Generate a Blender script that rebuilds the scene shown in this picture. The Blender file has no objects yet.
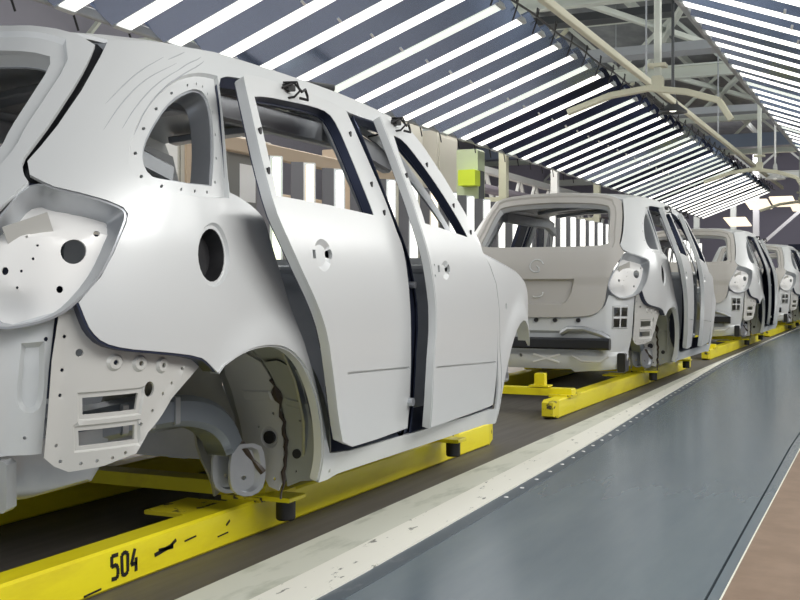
import bpy, math, random
from mathutils import Vector, Matrix
from mathutils.geometry import delaunay_2d_cdt
random.seed(4)
COL = bpy.context.scene.collection
PI = math.pi

# ------------------------------------------------------------------ materials
def mat(name, col, rough=.5, metal=0., coat=0., noise=None, emit=None, bump=None, spec=.5, aniso=None):
    m = bpy.data.materials.new(name); m.use_nodes = True
    nt = m.node_tree; b = nt.nodes['Principled BSDF']
    b.inputs['Base Color'].default_value = (*col, 1)
    b.inputs['Roughness'].default_value = rough
    b.inputs['Metallic'].default_value = metal
    b.inputs['Coat Weight'].default_value = coat
    b.inputs['Coat Roughness'].default_value = .15
    b.inputs['Specular IOR Level'].default_value = spec
    if noise:                                   # (scale, second colour, low, high, stretch)
        sc, c2, lo, hi, st = noise
        tc = nt.nodes.new('ShaderNodeTexCoord'); mp = nt.nodes.new('ShaderNodeMapping')
        mp.inputs['Scale'].default_value = st
        n = nt.nodes.new('ShaderNodeTexNoise'); n.inputs['Scale'].default_value = sc
        n.inputs['Detail'].default_value = 6; n.inputs['Roughness'].default_value = .6
        r = nt.nodes.new('ShaderNodeValToRGB')
        r.color_ramp.elements[0].position = lo; r.color_ramp.elements[0].color = (*col, 1)
        r.color_ramp.elements[1].position = hi; r.color_ramp.elements[1].color = (*c2, 1)
        nt.links.new(tc.outputs['Object'], mp.inputs[0]); nt.links.new(mp.outputs[0], n.inputs['Vector'])
        nt.links.new(n.outputs['Fac'], r.inputs[0]); nt.links.new(r.outputs[0], b.inputs['Base Color'])
    if bump:
        sc, st, strength = bump
        tc = nt.nodes.new('ShaderNodeTexCoord'); mp = nt.nodes.new('ShaderNodeMapping')
        mp.inputs['Scale'].default_value = st
        n = nt.nodes.new('ShaderNodeTexNoise'); n.inputs['Scale'].default_value = sc
        bp = nt.nodes.new('ShaderNodeBump'); bp.inputs['Strength'].default_value = strength
        bp.inputs['Distance'].default_value = .01
        nt.links.new(tc.outputs['Object'], mp.inputs[0]); nt.links.new(mp.outputs[0], n.inputs['Vector'])
        nt.links.new(n.outputs['Fac'], bp.inputs['Height']); nt.links.new(bp.outputs[0], b.inputs['Normal'])
    if emit:
        b.inputs['Emission Color'].default_value = (*emit[0], 1)
        b.inputs['Emission Strength'].default_value = emit[1]
    return m
M = {}
M['body'] = mat('primed_body_steel', (.66, .68, .68), .40, .25, .2)
M['inner'] = mat('galvanised_inner_steel', (.42, .44, .47), .38, .7, noise=(5, (.50, .52, .54), .35, .7, (1, 1, 1)))
M['jamb'] = mat('bare_jamb_steel', (.045, .055, .095), .36, .6)  # near-black navy: the shade of the door gaps is put into the colour
M['plate'] = mat('white_primed_plate', (.82, .82, .80), .42, .1)
M['bracket'] = mat('greige_bracket_steel', (.60, .60, .57), .45, .25)
M['tailgate'] = mat('beige_grey_primer', (.47, .455, .425), .45, .1, .1)
M['dark'] = mat('black_rubber', (.012, .012, .014), .5)
M['beam'] = mat('dark_steel_beam', (.05, .052, .058), .3, .7)
M['yellow'] = mat('skid_yellow_paint', (.92, .80, .012), .42, 0, .2, noise=(3.2, (.72, .58, .01), .50, .78, (2, .5, 2)))
M['yellow_worn'] = mat('worn_yellow_paint', (.80, .68, .02), .5, noise=(22, (.06, .05, .03), .56, .62, (1, .7, 1)))
M['black_paint'] = mat('black_stencil_paint', (.01, .01, .01), .6)
M['belt'] = mat('conveyor_belt_brown', (.085, .078, .070), .55, noise=(4, (.12, .11, .10), .4, .7, (6, .3, 1)))
M['strip'] = mat('cream_floor_paint', (.66, .67, .58), .5, noise=(6, (.46, .48, .40), .52, .72, (2, .6, 1)), bump=(5, (1, .4, 1), .2))
M['strip_white'] = mat('white_kerb_paint', (.86, .85, .76), .5, noise=(24, (.25, .25, .22), .64, .67, (1.5, .4, 1)))
M['walk'] = mat('blue_grey_walkway', (.115, .150, .180), .27, 0, .15, noise=(1.6, (.155, .195, .22), .35, .7, (2.2, .35, 1)), bump=(3, (6, .3, 1), .06))
M['walk_edge'] = mat('dark_edge_plate', (.10, .125, .15), .4, .2, noise=(14, (.18, .20, .22), .6, .7, (1, .4, 1)))
M['brown'] = mat('brown_floor_sheet', (.225, .155, .105), .6, noise=(7, (.28, .195, .135), .4, .7, (1, 1, 1)))
M['left_floor'] = mat('beige_floor', (.52, .46, .41), .55)
M['panel'] = mat('blue_grey_reflector', (.33, .41, .60), .24, .8, bump=(2.2, (1, 1, 1), .2))
M['panel_dark'] = mat('navy_reflector', (.035, .045, .10), .25, .7, bump=(2.2, (1, 1, 1), .15))
M['endcap'] = mat('grey_lamp_housing', (.5, .53, .55), .4, .5)
M['lamp'] = mat('white_lamp_diffuser', (.9, .9, .86), .5, emit=((1.0, .98, .91), 2.0))
M['lamp_dim'] = mat('aged_lamp_diffuser', (.8, .85, .8), .5, emit=((.80, .86, .80), .85))
M['lamp_v'] = mat('white_vertical_diffuser', (.9, .9, .86), .5, emit=((1.0, .98, .92), 1.5))
M['lamp_warm'] = mat('warm_vertical_diffuser', (.9, .8, .65), .5, emit=((1.0, .84, .62), 1.4))
M['lamp_green'] = mat('greenish_vertical_diffuser', (.85, .9, .65), .5, emit=((.93, 1.0, .70), 1.5))
M['vpanel'] = mat('dark_grey_side_reflector', (.12, .12, .13), .4, .5)
M['steel_pale'] = mat('pale_painted_steel', (.62, .65, .58), .5)
M['steel_cream'] = mat('cream_painted_steel', (.68, .67, .52), .5)
M['steel_grey'] = mat('grey_painted_steel', (.36, .38, .40), .5)
M['steel_dark'] = mat('dark_painted_steel', (.06, .065, .07), .5)
M['duct'] = mat('blue_grey_duct', (.22, .26, .34), .35, .4)
M['deck'] = mat('grey_roof_deck', (.20, .21, .22), .7, noise=(3, (.30, .31, .31), .4, .7, (1, .4, 1)))
M['wall'] = mat('mauve_grey_wall', (.30, .29, .34), .8)
M['cabinet'] = mat('beige_cabinet_paint', (.56, .54, .48), .5)
M['cabinet_tan'] = mat('tan_cabinet_paint', (.52, .41, .30), .5)
M['cabinet_door'] = mat('grey_cabinet_door', (.20, .20, .19), .45)
M['paper'] = mat('white_paper', (.9, .9, .9), .7)
M['green'] = mat('pale_green_machine_paint', (.52, .60, .40), .5)
M['lime'] = mat('lime_sticker', (.65, .80, .04), .6)
M['mauve'] = mat('mauve_pipe_paint', (.24, .21, .25), .45)
M['white'] = mat('white_painted_steel', (.85, .85, .83), .5)
M['navy'] = mat('navy_sign_face', (.012, .018, .06), .5)
M['sign_txt'] = mat('pale_sign_lettering', (.55, .6, .75), .6)
M['seal'] = mat('dark_brown_sealant', (.05, .035, .025), .35)
M['glass_lamp'] = mat('pendant_lamp_glow', (.9, .9, .8), .5, emit=((1, .97, .85), 2.0))
M['skylight'] = mat('skylight_panel', (.8, .85, .9), .5, emit=((.85, .93, 1.0), 1.5))  # glow added at the roof as fill, no daylight comes in

# ------------------------------------------------------------------ object helpers
def link(name, verts, faces, m, parent=None, smooth=True, angle=32, recalc=False):
    me = bpy.data.meshes.new(name)
    me.from_pydata([tuple(v) for v in verts], [], faces); me.validate()
    if recalc:
        import bmesh
        bm = bmesh.new(); bm.from_mesh(me); bmesh.ops.recalc_face_normals(bm, faces=bm.faces); bm.to_mesh(me); bm.free()
    me.materials.append(m)
    if smooth:
        me.shade_smooth(); me.set_sharp_from_angle(angle=math.radians(angle))
    o = bpy.data.objects.new(name, me); COL.objects.link(o)
    if parent: o.parent = parent
    return o
def tag(o, label=None, cat=None, group=None, kind=None):
    if label: o['label'] = label
    if cat: o['category'] = cat
    if group: o['group'] = group
    if kind: o['kind'] = kind
    return o
def empty(name, loc, label, cat, group=None, rz=0):
    o = bpy.data.objects.new(name, None); COL.objects.link(o)
    o.location = loc; o.rotation_euler = (0, 0, rz); o.empty_display_size = .2
    return tag(o, label, cat, group)
def copy_tree(o, parent=None):
    c = o.copy(); COL.objects.link(c); c.parent = parent
    for ch in list(o.children): copy_tree(ch, c)
    return c
class MB:
    def __init__(s): s.v = []; s.f = []
    def add(s, vs, fs):
        n = len(s.v); s.v += [Vector(v) for v in vs]; s.f += [tuple(i + n for i in f) for f in fs]; return s
    def frame(s, o, ex, ey, ez, x0, x1, y0, y1, z0, z1, bev=0):
        """box spanned by three axes, optionally with chamfered long edges"""
        o, ex, ey, ez = Vector(o), Vector(ex), Vector(ey), Vector(ez)
        if bev:
            b = bev
            prof = [(x0 + b, z0), (x1 - b, z0), (x1, z0 + b), (x1, z1 - b), (x1 - b, z1), (x0 + b, z1), (x0, z1 - b), (x0, z0 + b)]
        else:
            prof = [(x0, z0), (x1, z0), (x1, z1), (x0, z1)]
        n = len(prof)
        vs = [o + ex * a + ez * c + ey * y for y in (y0, y1) for a, c in prof]
        fs = [tuple(range(n)), tuple(range(2 * n - 1, n - 1, -1))] + [(i, i + n, (i + 1) % n + n, (i + 1) % n) for i in range(n)]
        return s.add(vs, fs)
    def box(s, x0, x1, y0, y1, z0, z1, bev=0):
        return s.frame((0, 0, 0), (1, 0, 0), (0, 1, 0), (0, 0, 1), x0, x1, y0, y1, z0, z1, bev)
    def bar(s, a, b, w, h, up=(0, 0, 1), bev=0):
        a, b = Vector(a), Vector(b); d = (b - a); L = d.length; d.normalize()
        r = d.cross(Vector(up))
        if r.length < 1e-4: r = d.cross(Vector((1, 0, 0)))
        r.normalize(); u = r.cross(d)
        return s.frame(a, r, d, u, -w / 2, w / 2, 0, L, -h / 2, h / 2, bev)
    def tube(s, pts, r, n=8, close=True):
        pts = [Vector(p) for p in pts]; k0 = len(s.v); m = len(pts)
        prev = None
        for i, p in enumerate(pts):
            d = (pts[min(i + 1, m - 1)] - pts[max(i - 1, 0)]).normalized()
            a = d.cross(Vector((0, 0, 1))) if prev is None else prev - d * prev.dot(d)
            if a.length < 1e-4: a = d.cross(Vector((1, 0, 0)))
            a.normalize(); b = d.cross(a); prev = a
            rr = r[i] if isinstance(r, (list, tuple)) else r
            for j in range(n):
                t = 2 * PI * j / n
                s.v.append(p + a * math.cos(t) * rr + b * math.sin(t) * rr)
        for i in range(m - 1):
            for j in range(n):
                q = k0 + i * n + j; q2 = k0 + i * n + (j + 1) % n
                s.f.append((q, q + n, q2 + n, q2))
        if close:
            s.f.append(tuple(k0 + j for j in range(n))); s.f.append(tuple(k0 + (m - 1) * n + j for j in reversed(range(n))))
        return s
    def lathe(s, prof, c=(0, 0, 0), n=20):
        k0 = len(s.v); c = Vector(c)
        for r, z in prof:
            for j in range(n):
                t = 2 * PI * j / n; s.v.append(c + Vector((r * math.cos(t), r * math.sin(t), z)))
        for i in range(len(prof) - 1):
            for j in range(n):
                q = k0 + i * n + j; q2 = k0 + i * n + (j + 1) % n
                s.f.append((q, q2, q2 + n, q + n))
        s.f.append(tuple(k0 + j for j in reversed(range(n)))); s.f.append(tuple(k0 + (len(prof) - 1) * n + j for j in range(n)))
        return s
    def build(s, name, m, parent=None, smooth=True, angle=32):
        return link(name, s.v, s.f, m, parent, smooth, angle, recalc=True)

# ------------------------------------------------------------------ car body surface
def catmull(tab, x):
    n = len(tab)
    if x <= tab[0][0]: return tab[0][1]
    if x >= tab[-1][0]: return tab[-1][1]
    for i in range(n - 1):
        if x <= tab[i + 1][0]: break
    x0, y0 = tab[i]; x1, y1 = tab[i + 1]; h = x1 - x0
    m0 = (y1 - tab[i - 1][1]) / (x1 - tab[i - 1][0]) if i else (y1 - y0) / h
    m1 = (tab[i + 2][1] - y0) / (tab[i + 2][0] - x0) if i + 2 < n else (y1 - y0) / h
    t = (x - x0) / h
    return y0 * (2*t**3 - 3*t*t + 1) + m0 * h * (t**3 - 2*t*t + t) + y1 * (-2*t**3 + 3*t*t) + m1 * h * (t**3 - t*t)
WZ = [(.10, .74), (.20, .768), (.30, .798), (.50, .824), (.75, .831), (.95, .820), (1.05, .803), (1.15, .775), (1.35, .697), (1.50, .635), (1.6, .59)]
LZ = [(.2, .0), (.6, .002), (.95, .032), (1.05, .065), (1.15, .135), (1.34, .285), (1.53, .44), (1.6, .50)]
CW, CS = .34, .45
def sm(x, a, b):
    x = max(0, min(1, (x - a) / (b - a))); return x * x * (3 - 2 * x)
def S(t, z):
    W = catmull(WZ, z)
    if t >= .45:
        w = W; s = t
        if t > 2.7: w -= .15 * ((t - 2.7) / 1.1) ** 2.2
    elif t >= -.15:
        p = (.45 - t) / .60 * PI / 2
        w = W - CW * (1 - math.cos(p)); s = CS * (1 - math.sin(p))
    else:
        w0 = W - CW; w = w0 * (1 + (t + .15) / .5); s = -.03 * (1 - (w / w0) ** 2)
    s += catmull(LZ, z) * (1 - sm(t, .3, 1.1))
    return Vector((w, s, z))
def N(t, z):
    e = .004
    a = S(t + e, z) - S(t - e, z); b = S(t, z + e) - S(t, z - e)
    return a.cross(b).normalized()
def SN(t, z, d=0):                 # point pushed d outward from the skin
    return S(t, z) + N(t, z) * d
def R(q, z, d=0):                  # the tail of the car: q runs from left to right through zero
    p = SN(-.65 + max(abs(q), 1e-4), z, d)
    return Vector((p.x if q >= 0 else -p.x, p.y, p.z))

def resample(poly, h, closed=True):
    out = []
    n = len(poly)
    for i in range(n if closed else n - 1):
        a = Vector(poly[i][:2]); b = Vector(poly[(i + 1) % n][:2]); k = max(1, round((b - a).length / h))
        for j in range(k): out.append(tuple(a.lerp(b, j / k)))
    if not closed: out.append(tuple(poly[-1][:2]))
    return out
def soften(poly, n=1, keep=55):
    """cut corners of a closed outline once or twice, sharp ones excepted"""
    for _ in range(n):
        out = []; m = len(poly)
        for i in range(m):
            p = Vector(poly[i][:2]); a = Vector(poly[i - 1][:2]); b = Vector(poly[(i + 1) % m][:2])
            u = (p - a); v = (b - p)
            if u.length < 1e-6 or v.length < 1e-6: continue
            ang = math.degrees(u.angle(v)) if u.length and v.length else 0
            if ang > keep or ang < 3: out.append(tuple(p))
            else:
                out.append(tuple(p.lerp(a, .25))); out.append(tuple(p.lerp(b, .25)))
        poly = out
    return poly
def inside(p, poly):
    x, y = p; c = False; j = len(poly) - 1
    for i in range(len(poly)):
        xi, yi = poly[i]; xj, yj = poly[j]
        if (yi > y) != (yj > y) and x < (xj - xi) * (y - yi) / (yj - yi) + xi: c = not c
        j = i
    return c
def grow(poly, d):
    """offset a closed outline outward by d (negative: inward)"""
    n = len(poly); A = sum(poly[i][0] * poly[(i + 1) % n][1] - poly[(i + 1) % n][0] * poly[i][1] for i in range(n))
    sg = 1 if A > 0 else -1; out = []
    for i in range(n):
        a = Vector(poly[i - 1]); p = Vector(poly[i]); b = Vector(poly[(i + 1) % n])
        u = (p - a); v = (b - p)
        if u.length < 1e-7 or v.length < 1e-7: out.append(tuple(p)); continue
        u.normalize(); v.normalize()
        nn = Vector((u.y, -u.x)) + Vector((v.y, -v.x))
        if nn.length < 1e-5: out.append(tuple(p)); continue
        nn.normalize(); k = max(.45, nn.dot(Vector((u.y, -u.x))))
        out.append(tuple(p + nn * (d * sg / k)))
    return out
def circ(x, y, r, n=12, ry=None):
    ry = ry or r
    return [(x + r * math.cos(2 * PI * i / n), y + ry * math.sin(2 * PI * i / n)) for i in range(n)]
def panel(name, f, outline, holes, m, parent, h=.035, thick=.012, recess=(), mirror=False, bulge=None, xform=None, angle=32):
    """sheet-metal panel: an outline with holes on the surface f(a, b, offset), with thickness.
    recess: (outline, depth, wall) lowers what lies inside the outline"""
    outline = resample(outline, h); hs = [resample(q, h * .8) for q in holes]
    loops = [outline] + hs
    rec = []
    for poly, depth, wall in recess:
        p1 = resample(poly, h * .7); p2 = grow(p1, -wall)
        rec.append((p1, p2, depth)); 
    pts = []; edges = []
    def addloop(L):
        k = len(pts); pts.extend(Vector(p) for p in L); edges.extend((k + i, k + (i + 1) % len(L)) for i in range(len(L)))
    for L in loops: addloop(L)
    for p1, p2, d in rec:
        for L in (p1, p2):
            L2 = [p for p in L if inside(p, outline) and not any(inside(p, q) for q in hs)]
            if len(L2) == len(L): addloop(L)
            else: pts.extend(Vector(p) for p in L2)
    xs = [p[0] for p in outline]; ys = [p[1] for p in outline]
    base = list(pts); cell = {}
    for p in base: cell.setdefault((int(p.x // h), int(p.y // h)), []).append(p)
    ny = int((max(ys) - min(ys)) / h) + 1; nx = int((max(xs) - min(xs)) / h) + 1
    for i in range(nx + 1):
        for j in range(ny + 1):
            p = (min(xs) + i * h + (h / 2 if j % 2 else 0), min(ys) + j * h)
            if not inside(p, outline) or any(inside(p, q) for q in hs): continue
            c = (int(p[0] // h), int(p[1] // h)); v = Vector(p)
            if any((v - w).length < h * .45 for a in (-1, 0, 1) for b in (-1, 0, 1) for w in cell.get((c[0] + a, c[1] + b), ())): continue
            pts.append(v)
    vs, es, fs, *_ = delaunay_2d_cdt(pts, edges, [], 0, 1e-5)
    tri = []
    for F in fs:
        c = (sum(vs[i].x for i in F) / 3, sum(vs[i].y for i in F) / 3)
        if inside(c, outline) and not any(inside(c, q) for q in hs): tri.append(tuple(F))
    used = sorted({i for F in tri for i in F}); idx = {v: k for k, v in enumerate(used)}
    V2 = [vs[i] for i in used]; tri = [tuple(idx[i] for i in F) for F in tri]
    def off(p):
        o = bulge(p[0], p[1]) if bulge else 0
        for p1, p2, d in rec:
            if inside(p, p2) or min((Vector(p) - Vector(q)).length for q in p2) < 1e-5: o += d
        return o
    O = [off((p.x, p.y)) for p in V2]
    A = [Vector(f(p.x, p.y, o)) for p, o in zip(V2, O)]
    B = [Vector(f(p.x, p.y, o - thick)) for p, o in zip(V2, O)]
    n = len(A)
    # orient the triangles so that the front faces outward
    good = 0
    for F in tri[:60]:
        nn = (A[F[1]] - A[F[0]]).cross(A[F[2]] - A[F[0]]); good += 1 if nn.dot(A[F[0]] - B[F[0]]) > 0 else -1
    if good < 0: tri = [tuple(reversed(F)) for F in tri]
    faces = list(tri) + [tuple(i + n for i in reversed(F)) for F in tri]
    cnt = {}
    for F in tri:
        for i in range(3):
            a, b = F[i], F[(i + 1) % 3]; cnt[(a, b)] = 1
    for (a, b) in list(cnt):
        if (b, a) not in cnt: faces.append((b, a, a + n, b + n))
    verts = A + B
    if xform: verts = [xform(v) for v in verts]
    if mirror:
        verts = [Vector((-v.x, v.y, v.z)) for v in verts]; faces = [tuple(reversed(F)) for F in faces]
    return link(name, verts, faces, m, parent, True, angle)
def grow_low(poly, d, d_low):
    return [tuple(Vector(a).lerp(Vector(b), sm(a[1], .95, 1.12))) for a, b in zip(grow(poly, d_low), grow(poly, d))]
def rimstrip(name, f, loop, d0, d1, shrink, m, parent, closed=True, mirror=False, h=.04, low=None):
    """band that turns inward from an edge (door jambs, wheel-arch lips)"""
    L = resample(loop, h, closed); L2 = (grow_low(L, -shrink, -low) if low else grow(L, -shrink)) if closed else L
    A = [Vector(f(a, b, d0)) for a, b in L]; B = [Vector(f(a, b, d1 * (1 - (.6 * sm(b, .95, 1.12) if low else 0)))) for a, b in L2]; k = len(L)
    A2 = [Vector(f(a, b, d0 - .0)) + (B[i] - A[i]).cross(A[(i + 1) % k] - A[i]).normalized() * .006 for i, (a, b) in enumerate(L)]
    B2 = [B[i] + (A2[i] - A[i]) for i in range(k)]
    vs = A + B + A2 + B2; fs = []
    for i in range(k if closed else k - 1):
        j = (i + 1) % k
        fs += [(i, j, j + k, i + k), (i + 2*k, i + 3*k, j + 3*k, j + 2*k), (i, i + 2*k, j + 2*k, j), (i + k, j + k, j + 3*k, i + 3*k)]
    if mirror: vs = [Vector((-v.x, v.y, v.z)) for v in vs]; fs = [tuple(reversed(F)) for F in fs]
    return link(name, vs, fs, m, parent, True, 40)

# outlines measured along the side (t from the tail, z up)
TOP = [(.149, 1.538), (.26, 1.552), (.48, 1.562), (.80, 1.570), (1.11, 1.575), (1.49, 1.580), (1.87, 1.574), (2.16, 1.553), (2.35, 1.528)]
GAP = [(.149, 1.538), (.139, 1.477), (.115, 1.367), (.081, 1.261), (.056, 1.203), (.034, 1.160), (.050, 1.125)]
LAMP_SIDE = [(.086, 1.108), (.115, 1.096), (.178, 1.083), (.241, 1.068), (.285, 1.052), (.299, 1.036), (.297, 1.010), (.270, .938), (.241, .880), (.192, .819)]
QLOW = [(.200, .800), (.207, .782), (.221, .752), (.251, .722), (.304, .706), (.396, .694), (.561, .672), (.605, .651), (.639, .625)]
ARCH = [(.665, .645), (.741, .672), (.833, .687), (.945, .686), (1.032, .662), (1.115, .607), (1.183, .523), (1.236, .429), (1.275, .325), (1.29, .222)]
def chaikin(pts, k=2):
    for _ in range(k):
        pts = [pts[0]] + [(p_[0] + (q_[0] - p_[0]) * f_, p_[1] + (q_[1] - p_[1]) * f_) for p_, q_ in zip(pts, pts[1:]) for f_ in (.25, .75)] + [pts[-1]]
    return pts
ARCH = chaikin(ARCH, 2); QLOW = chaikin(QLOW, 1); TOP = chaikin(TOP, 1)
FGAP = [(2.751, 1.008), (2.824, .947), (2.895, .865), (2.93, .746), (2.945, .572), (2.96, .42), (2.975, .277)]
RDOOR = [(.80, 1.478), (.775, 1.40), (.745, 1.30), (.722, 1.18), (.725, 1.122), (.789, 1.111), (.877, 1.084), (.921, 1.05), (.959, .95), (1.018, .828), (1.09, .691), (1.163, .572), (1.217, .478), (1.275, .37), (1.33, .295),
         (1.95, .29), (1.93, .55), (1.91, .80), (1.895, .98), (1.82, 1.08), (1.79, 1.24), (1.767, 1.376), (1.74, 1.512), (1.40, 1.517), (1.00, 1.505)]
FDOOR = [(2.00, .29), (1.98, .55), (2.00, .74), (1.96, .92), (1.90, 1.06), (1.87, 1.16), (1.86, 1.33), (1.84, 1.50), (2.05, 1.50), (2.20, 1.46), (2.36, 1.35), (2.50, 1.22), (2.62, 1.09), (2.70, 1.00), (2.80, .94), (2.865, .865), (2.90, .746), (2.92, .572), (2.935, .42), (2.945, .29)]
OPEN = RDOOR[:15] + [(1.95, .29)] + FDOOR[:7:-1] + [(1.84, 1.50)] + RDOOR[-3:]
QWIN = [(.450, 1.428), (.51, 1.434), (.576, 1.430), (.658, 1.401), (.678, 1.337), (.663, 1.245), (.634, 1.139), (.498, 1.136), (.382, 1.139), (.338, 1.148), (.309, 1.187), (.304, 1.236), (.319, 1.294), (.348, 1.361), (.387, 1.401)]
QREC = [(.44, 1.478), (.56, 1.487), (.80, 1.49), (.77, 1.39), (.742, 1.30), (.718, 1.18), (.720, 1.105), (.60, 1.098), (.45, 1.098), (.34, 1.104), (.278, 1.145), (.262, 1.22), (.275, 1.30), (.305, 1.38), (.355, 1.445)]
FUEL = circ(.625, .942, .066, 22, .073)
def dots(poly, d, step, r=.0055):
    L = resample(grow(resample(poly, .03), d), .004); n = max(3, round(len(L) * .004 / step))
    return [circ(*L[int(i * len(L) / n)], r, 6) for i in range(n)]

def rotator(hw, hs, deg):
    a = math.radians(deg); c, s_ = math.cos(a), math.sin(a)
    def g(v):
        dw, ds = v.x - hw, v.y - hs
        return Vector((hw + dw * c - ds * s_, hs + dw * s_ + ds * c, v.z))
    return g

BX, BY, PITCH = -2.52, 1.85, 6.1
def make_car():
    root = empty('car_body', (BX, BY, 0), '', 'car body')
    outline = TOP + [(2.45, 1.45), (2.56, 1.32), (2.66, 1.17), (2.735, 1.04)] + FGAP + [(2.99, .222)] + ARCH[::-1] + QLOW[::-1] + LAMP_SIDE[::-1] + GAP[::-1][:-1]
    rq = soften(QREC, 1); qw = soften(QWIN, 1)
    rd = soften(RDOOR, 1, 70); fd = soften(FDOOR, 1, 70)
    def bulge(t, z):
        # flared wheel-arch shoulder and soft waist line
        d = math.hypot(t - .965, z - .31); o = .014 * (1 - sm(d, .38, .50)) if d > .2 else 0
        o += .004 * (1 - sm(abs(z - 1.045), 0, .05)) * sm(t, .45, .8)
        d2 = math.hypot(t - 3.36, z - .31); o += .02 * (1 - sm(d2, .38, .50))
        return o
    for mir in (False, True):
        holes = [soften(OPEN, 1, 70), qw, FUEL] + dots(qw, .019, .072)
        panel('side_panel', SN, outline, holes, M['body'], root, h=.03, thick=.010, mirror=mir, bulge=bulge,
              recess=((rq, -.013, .006), (circ(.625, .942, .080, 26, .088), -.008, .006)))
        # inner side frame, its openings a little smaller than the outer ones
        io = [(.30, 1.50), (.8, 1.53), (1.5, 1.545), (2.1, 1.52), (2.33, 1.49), (2.55, 1.27), (2.70, 1.05), (2.80, .9), (2.9, .7), (2.95, .25), (1.34, .25), (1.30, .40), (1.22, .55), (1.10, .69), (.95, .74), (.80, .74), (.66, .70), (.5, .72), (.34, .78), (.34, 1.05), (.20, 1.12), (.20, 1.3)]
        panel('inner_side_frame', lambda a, b, o: SN(a, b, o - .085), io, [grow_low(resample(rd, .04), -.008, -.082), grow_low(resample(fd, .04), .002, -.06), grow(qw, -.004)] + [circ(.46 + .1 * i, .86, .02, 10) for i in range(3)] + [circ(x, 1.505, .012, 8) for x in (.9, 1.2, 1.5)],
              M['inner'], root, h=.06, thick=.008, mirror=mir)
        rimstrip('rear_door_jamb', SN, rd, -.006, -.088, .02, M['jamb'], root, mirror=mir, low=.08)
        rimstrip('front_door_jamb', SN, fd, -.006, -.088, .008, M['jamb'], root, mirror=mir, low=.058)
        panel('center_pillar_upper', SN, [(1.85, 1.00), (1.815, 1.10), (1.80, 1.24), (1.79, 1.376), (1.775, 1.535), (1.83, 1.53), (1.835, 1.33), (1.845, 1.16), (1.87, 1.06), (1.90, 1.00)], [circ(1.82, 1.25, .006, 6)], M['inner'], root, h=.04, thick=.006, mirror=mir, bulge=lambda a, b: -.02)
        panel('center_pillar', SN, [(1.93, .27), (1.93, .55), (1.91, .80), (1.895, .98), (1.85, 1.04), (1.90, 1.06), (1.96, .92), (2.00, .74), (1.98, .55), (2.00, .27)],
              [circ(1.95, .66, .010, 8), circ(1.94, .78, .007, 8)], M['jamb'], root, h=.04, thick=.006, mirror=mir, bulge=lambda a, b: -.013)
        rimstrip('quarter_window_flange', SN, qw, -.02, -.088, .0, M['inner'], root, mirror=mir)
        rimstrip('wheel_arch_lip', SN, [QLOW[-1]] + ARCH, .008, -.02, 0, M['body'], root, closed=False, mirror=mir)
        rimstrip('fuel_filler_cup', SN, FUEL, -.01, -.05, .012, M['dark'], root, mirror=mir)
        panel('fuel_filler_bowl', lambda a, b, o: SN(a, b, o - .05), grow(FUEL, .004), [], M['dark'], root, h=.04, thick=.004, mirror=mir)
        # roof-side box section seen from inside
        mb = MB(); sg = -1 if mir else 1
        prof = lambda t: (S(t, 1.47), t)
        pts = [SN(t, 1.475 if t < 2.2 else 1.475 - (t - 2.2) * .6, -.125) for t in (.45, .8, 1.2, 1.6, 2.0, 2.3)]
        for a, b in zip(pts, pts[1:]):
            mb.bar((sg * a.x, a.y, a.z), (sg * b.x, b.y, b.z), .05, .085, bev=.01)
        mb.build('roof_side_rail', M['inner'], root)
    # doors ---------------------------------------------------------------
    rdo = [(.66, 1.462), (.70, 1.475), (.95, 1.488), (1.35, 1.508), (1.60, 1.507), (1.745, 1.499), (1.765, 1.38), (1.79, 1.242), (1.818, 1.08), (1.878, .993), (1.905, .80), (1.922, .55), (1.952, .318), (1.60, .322), (1.285, .332), (1.205, .436), (1.135, .588), (1.088, .708), (1.013, .801), (.906, .901), (.820, .988), (.741, 1.082), (.700, 1.20), (.688, 1.33)]
    rwin = [(.80, 1.412), (.785, 1.31), (.775, 1.20), (.775, 1.112), (1.20, 1.112), (1.617, 1.105), (1.60, 1.20), (1.592, 1.31), (1.575, 1.42), (1.535, 1.459), (1.40, 1.460), (1.15, 1.440)]
    fdo = [(1.885, 1.494), (1.885, 1.33), (1.880, 1.17), (1.885, 1.08), (1.945, .913), (1.985, .737), (1.95, .533), (1.985, .320), (2.40, .316), (2.925, .31), (2.918, .42), (2.905, .572), (2.89, .746), (2.855, .865), (2.79, .94), (2.69, 1.01), (2.58, 1.09), (2.46, 1.20), (2.32, 1.33), (2.18, 1.43), (2.03, 1.485)]
    fwin = [(1.955, 1.43), (1.93, 1.33), (1.94, 1.22), (1.95, 1.092), (2.20, 1.08), (2.50, 1.062), (2.43, 1.13), (2.30, 1.26), (2.17, 1.36), (2.06, 1.425)]
    def dbulge(zl):
        return lambda t, z: .004 * (1 - sm(z, .2, .545))
    hand_r = [(1.00, .960), (1.03, .990), (1.08, 1.003), (1.13, .990), (1.150, .955), (1.125, .915), (1.08, .897), (1.03, .910)]
    hand_f = [(2.06, .935), (2.10, .955), (2.14, .955), (2.175, .93), (2.15, .89), (2.11, .877), (2.07, .89)]
    specs = (('rear_door', rdo, rwin, hand_r, (.80, 1.96, 6.3), 1.08), ('front_door', fdo, fwin, hand_f, (.80, 2.93, 5.0), 2.10))
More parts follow.
